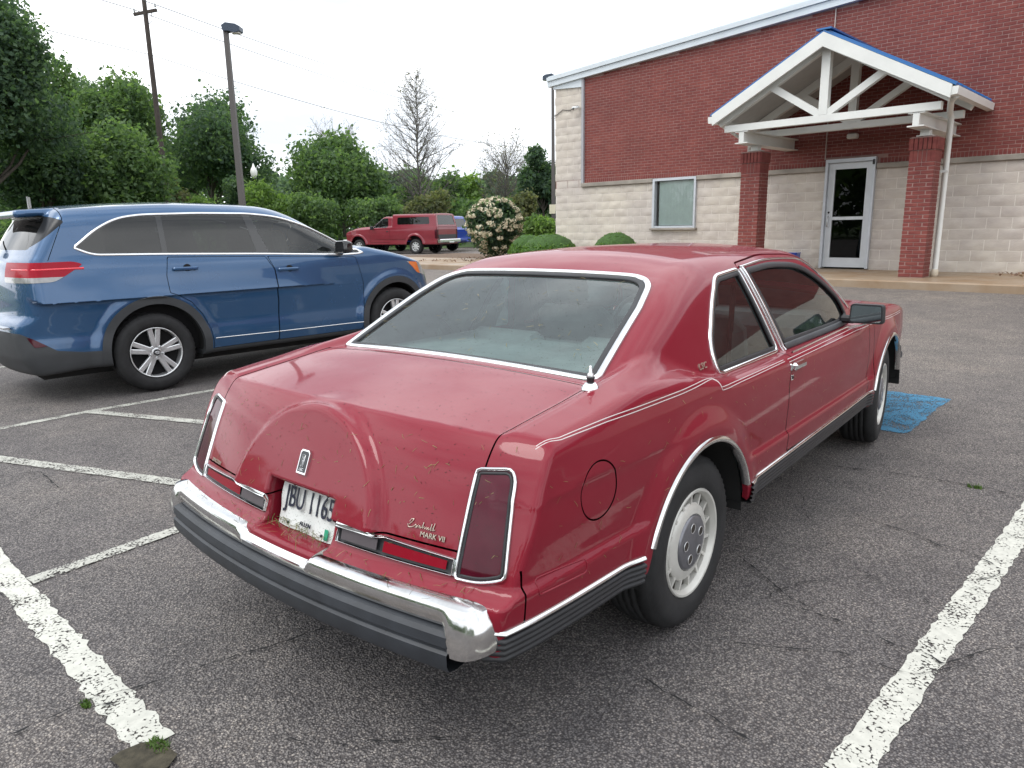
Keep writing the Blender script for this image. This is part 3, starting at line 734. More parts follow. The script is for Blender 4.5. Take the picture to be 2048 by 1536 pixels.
    strip(chrome_prof, 'chrome_bar', M['chrome_old'], bp)
    strip(lambda x: [(-.01, .474), (.016, .470), (.026, .459), (.029, .432), (.023, .426), (.023, .418), (.031, .412), (.031, .380), (.022, .360), (-.01, .350), (-.06, .346)], 'rubber_strip', M['rubber_strip'], bp, lambda p: abs(p[0]) < .735)
    mb = MB(); mb.box((0, .20, .42), (1.40, .14, .10)); mb.build('bumper_core', M['under'], bp)
    # number plate
    pl = empty('number_plate', (0, 0, 0), parent=root)
    c = Vector((.036, .166, .606)); upv = Vector((0, .30, .954)); rt = Vector((1, 0, 0))
    me = MB(); nx, nz_ = 14, 8; vs = []
    for j in range(nz_+1):
        for i in range(nx+1):
            u, v = (i/nx-.5)*.305, (j/nz_-.5)*.150; vs.append((u, v, .004*math.sin(u*38+v*22)+.002*math.sin(v*60)))
    me.add(vs, [(j*(nx+1)+i, j*(nx+1)+i+1, (j+1)*(nx+1)+i+1, (j+1)*(nx+1)+i) for j in range(nz_) for i in range(nx)], True)
    m_ = me.mesh('plate'); link('plate', place(m_, c, rt, upv), M['plate_white'], pl)
    def on_plate(txt, u, v, size, xs, mt, nm='lettering', ex=.0012, sp=1.0):
        tag(link(nm, place(text_mesh(txt, size, ex, 0, sp, xs=xs), c+rt*u+upv*v+rt.cross(upv)*.006, rt, upv), mt, pl), kind='stuff')
    on_plate('JBU 1165', .004, .022, .100, .70, M['ink'], sp=.98)
    on_plate('ALLEN', .0, -.048, .019, 1.05, M['ink'])
    for u, v in ((-.09, -.060), (.09, -.060), (-.09, .066), (.09, .066)):
        m2 = MB(); m2.lathe([(.0045, 0), (.0045, .004), (0, .005)], 10, 'Z'); mm = m2.mesh('bolt'); link('bolt', place(mm, c+rt*u+upv*v+rt.cross(upv)*.004, rt, upv), M['ink'], pl)
    m2 = MB(); m2.box((0, 0, 0), (.018, .034, .001)); link('sticker', place(m2.mesh('sticker'), c+rt*.112+upv*-.052+rt.cross(upv)*.006, rt, upv), M['sticker'], pl)
    # boot lid badges
    def rear_frame(x, z):
        P = S.cast([(x, -.4, z)], (0, 1, 0)); N = S.normals(P); n = Vector(N[0]); r = Vector((0, 0, 1)).cross(n).normalized(); return Vector(P[0]), r, n.cross(r)
    p, r, u = rear_frame(.025, .766); em = empty('emblem', (0, 0, 0), parent=lid)
    m2 = MB(); pr = [(-.024, -.040), (.024, -.040), (.024, .030), (.017, .038), (-.017, .038), (-.024, .030)]
    m2.prism(pr, 0, .008, lambda a, y, b: (a, b, y)); em.parent = lid; link('badge_frame', place(m2.mesh('badge_frame'), p, r, u), M['chrome'], lid)
    bpy.data.objects.remove(em)
    m2 = MB(); m2.prism([(a*.80, b*.86) for a, b in pr], .0082, .0092, lambda a, y, b: (a, b, y)); bd = link('badge_plate', place(m2.mesh('badge_plate'), p, r, u), M['grey_plastic'], lid)
    o_ = r.cross(u); letters('lettering', place(text_mesh('LSC', .013, .0008, .2), p+o_*.0095-u*.026, r, u), M['chrome'], bd)
    m2 = MB(); 
    for q in ([(-.006, -.016), (.006, -.016), (.006, .022), (-.006, .022), (-.006, -.016)], [(-.004, .002), (.004, .002)], [(0, -.012), (0, .018)]): m2.tube([(a, b, 0) for a, b in q], .0009, 5)
    link('star_emblem', place(m2.mesh('star_emblem'), p+o_*.0098, r, u), M['chrome'], bd)
    M['badge'] = plain('worn_gold_badge', (.62, .55, .46), .3, .85)
    p, r, u = rear_frame(.578, .653); letters('lettering', place(text_mesh('MARK VII', .021, .002, 0, 1.0), p+r.cross(u)*.003, r, u), M['badge'], lid)
    p, r, u = rear_frame(.530, .673); sc = [[(-.046, .006), (-.040, .016), (-.030, .018), (-.034, .010), (-.046, -.004), (-.052, -.002), (-.048, -.012), (-.034, -.010), (-.024, -.004), (-.020, .002), (-.016, -.004), (-.022, -.008), (-.016, -.009), (-.008, .002), (-.009, -.008), (-.002, .001), (0, -.008), (.006, -.004), (.011, .014), (.009, -.008), (.016, .001), (.018, -.008), (.024, .001), (.026, -.008), (.032, .001), (.033, -.008), (.039, -.003), (.044, .014), (.041, -.008), (.048, -.004), (.055, .018), (.051, -.007), (.060, -.002)]]
    m2 = MB()
    for q in sc: m2.tube([(a*.86, b*.85, 0) for a, b in q], .0013, 6)
    link('script_lettering', place(m2.mesh('script_lettering'), p+r.cross(u)*.003, r, (u+r*.12).normalized()), M['badge'], lid)
    p, r, u = rear_frame(-.580, .642); letters('lettering', place(text_mesh('LINCOLN', .019, .0015, 0, 1.0), p+r.cross(u)*.002, r, u), M['badge'], lid)
    P = S.cast([(1.15, 1.43, .957)], (-1, 0, 0)); n = Vector(S.normals(P)[0]); r = Vector((0, 1, 0)); letters('lettering', place(text_mesh('LSC', .036, .002, .25, 1.15), Vector(P[0])+n*.002, r-n*r.dot(n), n.cross(r)), M['badge'], root)
    # broken aerial base on the right rear wing
    P = S.cast([(.712, .772, 1.6)], (0, 0, -1)); a = empty('aerial_base', tuple(P[0]), parent=root)
    m2 = MB(); m2.lathe([(.030, -.004), (.029, .003), (.024, .008), (.018, .016), (.012, .018)], 24, 'Z'); m2.build('foot', M['chrome'], a)
    m2 = MB(); m2.lathe([(.012, .018), (.012, .030), (.014, .031), (.014, .036), (.010, .037)], 16, 'Z'); m2.build('collar', M['black_plastic'], a)
    m2 = MB(); m2.lathe([(.010, .037), (.010, .046), (.0055, .050), (.0055, .062), (.004, .064), (.004, .071), (0, .072)], 14, 'Z'); m2.build('mast_stub', M['silver'], a)
    for sg in (1, -1):
        # handle, lock, mirror
        P = S.cast([(1.15*sg, 2.205, .852)], (-sg, 0, 0)); n = Vector(S.normals(P)[0]); p0 = Vector(P[0])
        hd = empty('door_handle', tuple(p0), parent=doors[sg])
        m2 = MB(); m2.box((sg*.010, 0, 0), (.030, .135, .036), bev=.010); hh = m2.build('lever', M['chrome'], hd)
        m2 = MB(); m2.box((sg*.0, -.075, .0), (.014, .022, .034), bev=.005); m2.build('pivot_cap', M['chrome'], hd)
        P = S.cast([(1.15*sg, 2.135, .806)], (-sg, 0, 0)); m2 = MB(); m2.box((0, 0, 0), (.006, .026, .026), bev=.002); lk = m2.build('key_lock', M['chrome'], doors[sg], loc=tuple(P[0]))
        m2 = MB(); m2.lathe([(.008, .0), (.008, .005*sg), (.0, .005*sg)], 12); m2.build('keyhole', M['dark'], lk)
        mr = empty('door_mirror', (sg*.925, 3.17, .985), rz=-sg*.12, parent=doors[sg]); mr.scale = (.86, .86, .86)
        V = []; rings = []
        for yy, sc_, in ((-.012, .97), (-.006, 1.0), (.03, 1.0), (.07, .86), (.10, .6), (.112, .3)):
            rp = round_poly([(-.105*sc_, -.064*sc_), (.105*sc_, -.058*sc_), (.100*sc_, .064*sc_), (-.100*sc_, .062*sc_)], .022*sc_, 4); rings.append([(sg*a, yy, b+.01*(1-sc_)) for a, b in rp])
        k = len(rings[0]); m2 = MB(); m2.add([v for rg in rings for v in rg], [(i*k+q, i*k+(q+1) % k, (i+1)*k+(q+1) % k, (i+1)*k+q) for i in range(len(rings)-1) for q in range(k)], True)
        m2.add(rings[-1], [tuple(range(k))]); m2.add(rings[0], [tuple(range(k))[::-1]])
        m2.box((-sg*.125, .035, -.045), (.10, .06, .05), bev=.015); m2.build('mirror_housing', M['black_plastic'], mr, fix=True)
        rp = round_poly([(-.094, -.052), (.094, -.048), (.090, .053), (-.090, .052)], .016, 4); m2 = MB(); m2.add([(sg*a, -.0135, b) for a, b in rp], [tuple(range(len(rp)))[::-sg]])
        m2.build('mirror_glass', plain('mirror_glass', (.5, .55, .56), .03, 1.0), mr)
        # door sail
    # front end, simple but whole
    mb = MB(); mb.box((0, 5.06, .46), (1.5, .16, .14), bev=.05); mb.build('front_bumper', M['rubber_strip'], root)
    mb = MB(); mb.box((0, 5.045, .64), (.42, .05, .16), bev=.012); mb.build('grille', M['chrome'], root)
    for sg in (1, -1):
        mb = MB(); mb.box((sg*.55, 4.97, .66), (.36, .09, .12), bev=.02); mb.build('headlamp', M['lamp_clear'], root)
    # cabin
    for sg in (1, -1):
        st = empty('front_seat', (sg*.37, 2.30, .45), parent=root)
        mb = MB(); mb.box((0, 0, .30), (.50, .16, .62), M=Matrix.Rotation(.28, 3, 'X'), bev=.06); mb.box((0, .33, .0), (.50, .55, .18), bev=.06); mb.build('seat_back', M['seat'], st)
        mb = MB(); mb.box((0, -.13, .70), (.27, .09, .17), M=Matrix.Rotation(.2, 3, 'X'), bev=.04); mb.tube([(-.06, -.11, .55), (-.06, -.12, .66)], .008, 6); mb.tube([(.06, -.11, .55), (.06, -.12, .66)], .008, 6); mb.build('headrest', M['seat'], st)
    mb = MB(); mb.box((0, 1.30, .94), (1.30, .80, .03), bev=.01); mb.build('parcel_shelf', M['seat'], root)
    mb = MB(); mb.box((0, 1.62, .74), (1.28, .16, .46), M=Matrix.Rotation(.3, 3, 'X'), bev=.06); mb.box((0, 1.85, .50), (1.28, .5, .16), bev=.05)
    for sg in (1, -1): mb.box((sg*.33, 1.60, .93), (.46, .16, .12), M=Matrix.Rotation(.3, 3, 'X'), bev=.05)
    mb.build('rear_seat', M['seat'], root)
    mb = MB(); mb.box((0, 3.30, .86), (1.36, .46, .20), bev=.07); mb.build('dashboard', M['cabin'], root)
    mb = MB(); pts = [(-.37+.19*math.cos(a), 2.98+.05*math.sin(a)*.6, .86+.18*math.sin(a)) for a in np.linspace(0, 2*math.pi, 33)]; mb.tube(pts, .015, 8, cap=False); mb.tube([(-.37, 3.2, .80), (-.37, 2.98, .86)], .03, 8); mb.box((-.37, 2.99, .86), (.34, .03, .06), bev=.01); mb.build('steering_wheel', M['black_plastic'], root)
    mb = MB(); mb.box((0, 2.93, 1.265), (.23, .03, .06), bev=.012); mb.tube([(0, 2.95, 1.27), (0, 3.0, 1.33)], .01, 6); mb.build('rear_view_mirror', M['black_plastic'], root)
    mb = MB(); 
    for sg in (1, -1): mb.bar((sg*.60, 2.12, 1.22), (sg*.55, 2.22, .62), .05, .006, up=(1, 0, 0))
    mb.build('seat_belt', M['dark'], root)
    return root, S
COUPE, CSKIN = build_coupe()
# ------------------------------------------------------------------ the blue family SUV
M['blue_paint'] = paint('metallic_blue_paint', (.026, .090, .205), dust=(.14, .20, .30), dustamt=.08, rough=.25, coat=1.0, metal=.35, coat_rough=.03)
M['privacy_glass'] = glass('privacy_glass', (.10, .11, .11), 1.5, .01, .0, .06, (.16, .17, .17))
M['cladding'] = plain('matt_grey_cladding', (.045, .048, .052), .6, var=.12, bump=.1, bs=500)
M['gloss_black'] = plain('gloss_black', (.012, .013, .015), .12, coat=.6)
M['amber'] = plain('amber_lens', (.75, .17, .02), .15, coat=1.0)
M['lamp_red2'] = plain('bright_tail_red', (.33, .004, .018), .2, coat=.2, spec=.1)
M['lamp_white'] = plain('clear_lamp_lens', (.30, .30, .30), .12, coat=1.0, var=.2, vs=15)
M['rim_dark'] = plain('dark_grey_alloy', (.06, .062, .068), .35, .6)
M['chrome_bright'] = plain('bright_trim', (.86, .87, .88), .12, .85)
_sh = curve([.1, .28, .38, .47, .54, .62, .72, .85, .97, 1.08, 1.18, 1.26, 1.4], [.86, .905, .932, .941, .937, .931, .936, .944, .947, .943, .931, .908, .84])
_sp = curve([-1.3, -1.12, -.95, -.75, -.5, 0, 2.4, 2.8, 3.1, 3.3, 3.5, 3.7], [-.30, -.20, -.115, -.055, -.018, 0, 0, -.012, -.055, -.12, -.23, -.40])
_st = curve([-1.4, -.9, -.4, .2, 1.2, 2.1, 2.4, 2.6, 2.85, 3.1, 3.3, 3.45, 3.6], [1.27, 1.315, 1.31, 1.285, 1.25, 1.235, 1.285, 1.25, 1.195, 1.125, 1.05, .93, .75])
_sr = curve([-1.2, -.8, -.5, .0, .4, .9, 1.4, 1.8, 2.4], [1.665, 1.715, 1.75, 1.783, 1.796, 1.79, 1.762, 1.70, 1.58])
_sb = curve([.0, .3, .45, .62, .72, .80, .95, 1.1, 1.25, 1.32, 1.5, 1.66, 1.8], [-.98, -1.08, -1.135, -1.15, -1.13, -1.075, -1.06, -1.045, -1.01, -.965, -.85, -.735, -.65])
def suv_sdf(x, y, z):
    ax = np.abs(x); H = _sh(z)+_sp(y)
    for yc, zc in ((.03, .41), (2.80, .435)):
        r = np.sqrt((y-yc)**2+(z-zc)**2); H = H+.018*(1-sstep(r, .50, .60))
    side = ax-H; top = (z-_st(y)-.045*(1-(ax/.9)**2)*sstep(y, 2.2, 2.5))*.97
    rear = (_sb(z)+.16*ax*ax+.20*np.maximum(ax-.6, 0)**2-y)*.95
    front = y-(3.62-.30*ax*ax-.12*sstep(z, .75, 1.1)-.05*sstep(-z, -.55, -.3))
    low = smax(top, side, .05); low = smax(low, front, .10)
    low = smax(low, .30-z-.04*sstep(-y, .5, 1.1), .04)
    gs = (ax-(.905-.20*(z-1.26)-.20*np.maximum(z-1.5, 0)**2-.05*sstep(-y, .3, 1.0)-.06*sstep(y, 1.4, 2.4)))*.97
    gt = z-(_sr(y)-.040*(ax/.7)**2)
    gf = (z-(1.285+.505*(2.45-.30*ax*ax-y)))*.893
    G = smax(smax(gt, gf, .10), gs, .14); G = np.maximum(G, .9-z)
    d = smin(low, G, .025); d = smax(d, rear, .07)
    sp = smax(smax(smax(np.abs(z-1.675-.06*(y+.75))-.035, np.abs(y+.74)-.17, .03), ax-.60, .05), -1.0+0*x, .01)
    return smin(d, sp, .02)
SDLO = round_poly([(-.575, 1.37), (-.37, 1.535), (-.19, 1.628), (.02, 1.662), (.55, 1.676), (1.07, 1.672), (1.40, 1.640), (1.78, 1.525), (2.17, 1.345), (2.385, 1.222), (2.31, 1.208), (2.07, 1.203), (1.2, 1.246), (.18, 1.282), (-.43, 1.297)], [.02, .08, .1, .1, .1, .1, .15, .15, .1, .015, .03, .1, .2, .2, .08])
def build_suv():
    root = empty('parked_suv', (-5.908, 2.032, 0), math.radians(-5.5), 'blue family SUV with bright window trim and five twin-spoke wheels', 'SUV')
    f = suv_sdf; S = Skin(f, (-1.06, -1.25, .16), (1.06, 3.66, 1.84), .0165); BP = M['blue_paint']
    sx = lambda c: np.abs(c[:, 0]) > .45
    ARCH = ((.03, .41), (2.80, .435))
    for yc, zc in ARCH: S.region('void', lambda V: .425-np.hypot(V[:, 1]-yc, V[:, 2]-zc), lambda c: (np.abs(c[:, 0]) > .62) & (c[:, 2] < 1))
    S.region('dlo', lambda V: sd_poly(SDLO, V[:, 1], V[:, 2]), sx)
    inn = offset_poly(SDLO, .026); ln = lambda V, a, b: (V[:, 1]-a[0])-(b[0]-a[0])*(V[:, 2]-a[1])/(b[1]-a[1])
    S.region('quarter_window', lambda V: np.minimum(sd_poly(inn, V[:, 1], V[:, 2]), .165-V[:, 1]), sx, 'dlo')
    S.region('rear_door_window', lambda V: np.minimum(np.minimum(sd_poly(inn, V[:, 1], V[:, 2]), V[:, 1]-.215), -ln(V, (1.005, 1.67), (1.105, 1.25))), sx, 'dlo')
    S.region('front_door_window', lambda V: np.minimum(sd_poly(inn, V[:, 1], V[:, 2]), ln(V, (1.085, 1.67), (1.235, 1.25))), sx, 'dlo')
    WS = round_poly([(-.70, 2.27), (0, 2.40), (.70, 2.27), (.60, 1.74), (0, 1.80), (-.60, 1.74)], [.08, .5, .08, .06, .5, .06])
    S.region('windscreen', lambda V: sd_poly(WS, V[:, 0], V[:, 1]), lambda c: (c[:, 2] > 1.2) & (c[:, 1] > 1.5))
    RWIN = round_poly([(-.70, 1.36), (.70, 1.36), (.62, 1.64), (-.62, 1.64)], .07)
    rs = lambda c: c[:, 1] < -.5
    S.region('rear_window', lambda V: np.minimum(sd_poly(RWIN, V[:, 0], V[:, 2]), -.56-V[:, 1]), rs)
    DG = round_poly([(-.585, 1.60), (-.865, 1.37), (-1.0, 1.37), (-.83, 1.62), (-.72, 1.66)], .03)
    S.region('pillar_glass', lambda V: sd_poly(DG, V[:, 1], V[:, 2]), lambda c: (np.abs(c[:, 0]) > .5) & (c[:, 1] < -.5))
    TL = round_poly([(-.515, 1.23), (-.585, 1.255), (-.95, 1.253), (-1.3, 1.247), (-1.3, 1.100), (-.99, 1.082), (-.75, 1.088), (-.66, 1.138)], [.02, .03, .02, 0, 0, .02, .04, .03])
    tsel = lambda c: (np.abs(c[:, 0]) > .42) & (c[:, 1] < -.4)
    S.region('tail_lamp', lambda V: sd_poly(TL, V[:, 1], V[:, 2]), tsel)
    S.region('tail_lamp_clear', lambda V: 1.128-V[:, 2], None, 'tail_lamp')
    HL = round_poly([(2.98, 1.10), (3.22, 1.075), (3.62, .97), (3.62, .88), (3.37, .90), (3.17, .955), (3.05, 1.06)], .02)
    S.region('headlamp', lambda V: sd_poly(HL, V[:, 1], V[:, 2]), lambda c: (np.abs(c[:, 0]) > .38) & (c[:, 1] > 2.9))
    S.region('indicator', lambda V: np.minimum(3.19-V[:, 1]+.4*(1.03-V[:, 2]), V[:, 1]-3.03), None, 'headlamp')
    for yc, zc in ARCH: S.region('arch', lambda V: .498-np.hypot(V[:, 1]-yc, V[:, 2]-zc), lambda c: (np.abs(c[:, 0]) > .62) & (c[:, 2] < 1))
    RC = [(-.40, .452), (-.60, .458), (-.80, .49), (-.95, .60), (-1.04, .655), (-1.4, .69), (-1.4, .1), (-.40, .1)]
    S.region('bumper_clad', lambda V: sd_poly(RC, V[:, 1], V[:, 2]), lambda c: c[:, 1] < -.3)
    S.region('bumper_clad', lambda V: .345-V[:, 2], lambda c: c[:, 1] > -.4)
    D1 = [(.20, 1.262), (.165, 1.09), (.172, .93), (.25, .90), (.36, .83), (.46, .70), (.525, .55), (.545, .40), (.54, .348), (1.245, .348), (1.272, .77), (1.255, 1.09), (1.175, 1.23)]
    D2 = [(1.20, 1.228), (1.262, 1.09), (1.279, .77), (1.252, .348), (2.28, .348), (2.322, .45), (2.335, .89), (2.26, 1.175), (2.22, 1.188)]
    S.panel('rear_door', lambda V: sd_poly(D1, V[:, 1], V[:, 2]), .003, sx); S.panel('front_door', lambda V: sd_poly(D2, V[:, 1], V[:, 2]), .003, sx)
    S.panel('body', lambda V: V[:, 1]-(-.60-.0*V[:, 2])+.48*np.maximum(1.62-V[:, 2], 0)*(V[:, 2] > 0)*1.0-.0, .003, lambda c: (c[:, 2] > 1.265) & (c[:, 1] < -.4) & (np.abs(c[:, 0]) > .5))
    HD = lambda V: np.minimum(V[:, 1]-2.42, .80-.10*sstep(V[:, 1], 2.6, 3.3)-np.abs(V[:, 0]))
    S.panel('bonnet', HD, .003, lambda c: (c[:, 2] > .95) & (c[:, 1] > 2.3))
    L_, R_ = (lambda c: c[:, 0] < 0), (lambda c: c[:, 0] > 0)
    link('body', S.part('body', 'body'), BP, root); link('bonnet', S.part('bonnet', 'bonnet'), BP, root)
    link('arch_cladding', S.part('arch_cladding', 'arch', off=.006, rim=.05), M['cladding'], root); link('bumper_cladding', S.part('bumper_cladding', 'bumper_clad', off=.003, rim=.01), M['cladding'], root)
    link('window_pillars', S.part('window_pillars', 'dlo', off=-.004), M['gloss_black'], root)
    link('rear_window', S.part('rear_window', 'rear_window', off=-.002), M['privacy_glass'], root)
    for sel in (L_, R_): link('corner_glass', S.part('corner_glass', 'pillar_glass', sel, off=-.002), plain('smoked_corner_glass', (.018, .020, .023), .3, spec=.25), root)
    link('windscreen', S.part('windscreen', 'windscreen', off=-.004), M['side_glass'], root)
    def side_path(pl, sg, step=.025, closed=True):
        q = resample(pl, step, closed); O = np.stack([np.full(len(q), 1.15*sg), q[:, 0], q[:, 1]], 1); P = S.cast(O, (-sg, 0, 0)); return P, S.normals(P)
    for sg, sel in ((1, R_), (-1, L_)):
        d1 = link('rear_door', S.part('rear_door', 'rear_door', sel), BP, root); d2 = link('front_door', S.part('front_door', 'front_door', sel), BP, root)
        link('quarter_window', S.part('quarter_window', 'quarter_window', sel, off=-.006), M['privacy_glass'], root)
        link('window_glass', S.part('window_glass', 'rear_door_window', sel, off=-.006), M['privacy_glass'], d1)
        link('window_glass', S.part('window_glass', 'front_door_window', sel, off=-.006), M['side_glass'], d2)
        P, N = side_path(offset_poly(SDLO, .008), sg); sweep_obj('window_trim', P, N, flat_trim(.020, .009), M['chrome_bright'], root)
        tl = link('tail_lamp', S.part('tail_lamp', 'tail_lamp', sel, off=.006, rim=.02), M['lamp_red2'], root)
        link('clear_lens', S.part('clear_lens', 'tail_lamp_clear', sel, off=.006, rim=.02), M['lamp_white'], tl)
        hl = link('headlamp', S.part('headlamp', 'headlamp', sel, off=.003, rim=.02), M['lamp_white'], root)
        link('indicator', S.part('indicator', 'indicator', sel, off=.003, rim=.02), M['amber'], hl)
        P, N = side_path([(-.515, 1.195), (-.66, 1.195), (-.98, 1.192)], sg, .03, False); sweep_obj('light_guide', P, N, half_round(.022, .010), plain('bright_red_plastic', (.75, .02, .04), .2, coat=1), tl, closed=False)  # plain bright red plastic strip along the lens
        P, N = side_path([(.56, .447), (1.245, .437)], sg, .04, False); sweep_obj('sill_chrome', P, N, half_round(.010, .007), M['chrome_bright'], d1, closed=False)
        P, N = side_path([(1.255, .437), (2.315, .430)], sg, .04, False); sweep_obj('sill_chrome', P, N, half_round(.010, .007), M['chrome_bright'], d2, closed=False)
        for dr, y0, z0 in ((d1, .345, 1.148), (d2, 1.405, 1.088)):
            P = S.cast([(1.2*sg, y0, z0)], (-sg, 0, 0))[0]; hd = empty('door_handle', tuple(P), parent=dr)
            m2 = MB(); m2.box((sg*.022, 0, 0), (.022, .235, .034), bev=.010); m2.box((sg*.008, .10, 0), (.03, .03, .03), bev=.008); m2.box((sg*.008, -.10, 0), (.03, .03, .03), bev=.008); m2.build('lever', BP, hd)
            m2 = MB(); m2.lathe([(.038, .002*sg), (.034, .004*sg), (0, .004*sg)], 24, c=(0, .02, .005)); m2.build('finger_recess', M['dark'], hd)
        mr = empty('door_mirror', (sg*1.03, 2.03, 1.285), parent=d2)
        m2 = MB(); rings = []
        for yy, sc_ in ((-.035, .9), (-.02, 1.0), (.04, .98), (.09, .75), (.115, .35)):
            rings.append([(sg*a*sc_, yy, b*sc_) for a, b in round_poly([(-.10, -.065), (.105, -.055), (.095, .085), (-.09, .08)], .04, 4)])
        k = len(rings[0]); m2.add([v for rg in rings for v in rg], [(i*k+q, i*k+(q+1) % k, (i+1)*k+(q+1) % k, (i+1)*k+q) for i in range(len(rings)-1) for q in range(k)], True); m2.add(rings[-1], [tuple(range(k))]); m2.add(rings[0], [tuple(range(k))])
        m2.box((-sg*.12, .03, -.05), (.10, .08, .05), bev=.015); m2.build('mirror_housing', M['gloss_black'], mr, fix=True)
        for yc, zc, dz in ((.0, .375, 0), (2.79, .375, .045)):
            build_wheel(dict(R=.375, rim=.236, w=.245, mat=M['silver'], n=100), (sg*.822, yc, zc+dz), 0, sg, root)
        # reflector low on the bumper
        RFL = round_poly([(-.885, .545), (-.955, .64), (-1.02, .64), (-.98, .53)], .01)
    RF = lambda V: sd_poly(round_poly([(-.86, .535), (-.93, .615), (-1.00, .62), (-.955, .53)], .012), V[:, 1], V[:, 2])
    S.region('reflector', RF, lambda c: (np.abs(c[:, 0]) > .6) & (c[:, 1] < -.7), 'bumper_clad')
    for sel in (L_, R_):
        me = S.part('reflector', 'reflector', sel, off=.007)
        if me: link('reflector', me, M['lamp_red'], root)
    for (yc, zc) in ARCH:
        for sg in (-1, 1):
            mb = MB(); n = 24; vs = [(sg*xx, yc+.43*math.cos(a), zc+.43*math.sin(a)) for xx in (.90, .55) for a in np.linspace(-.35, math.pi+.35, n+1)]
            mb.add(vs, [(k, k+1, n+2+k, n+1+k) for k in range(n)], True); mb.add([(sg*.55, yc, zc)]+vs[n+1:], [(0, k+1, k+2) for k in range(n)]); mb.build('wheel_well', M['under'], root)
    mb = MB(); mb.box((0, 1.2, .30), (1.5, 4.3, .16), bev=.05); mb.build('underbody', M['under'], root)
    mb = MB(); mb.box((0, 1.0, .75), (1.56, 3.0, .9), bev=.05); mb.build('cabin_floor', M['dark'], root)
    for yy, xs in ((.45, (-.5, 0, .5)), (1.55, (-.42, .42))):
        for xx in xs:
            st = empty('seat', (xx, yy, 1.1), parent=root); mb = MB(); mb.box((0, 0, .12), (.44, .16, .55), M=Matrix.Rotation(.2, 3, 'X'), bev=.05); mb.build('seat_back', M['under'], st)
            mb = MB(); mb.box((0, -.09, .46), (.25, .09, .16), bev=.04); mb.build('headrest', M['under'], st)
    mb = MB(); mb.tube([(.42+.17*math.cos(a), 1.98+.06*math.sin(a), 1.17+.17*math.sin(a)) for a in np.linspace(0, 2*math.pi, 25)], .015, 6, cap=False); mb.build('steering_wheel', M['under'], root)
    # rear wiper and chrome line
    mb = MB(); mb.bar((0, -.99, 1.40), (-.42, -.90, 1.47), .02, .015); mb.box((0, -1.02, 1.38), (.07, .05, .05), bev=.015); mb.build('rear_wiper', M['black_plastic'], root)
    mb = MB(); mb.box((0, -1.11, .70), (1.3, .05, .012)); mb.build('bumper_trim', M['chrome_bright'], root)
    return root, S
SUV, SSKIN = build_suv()
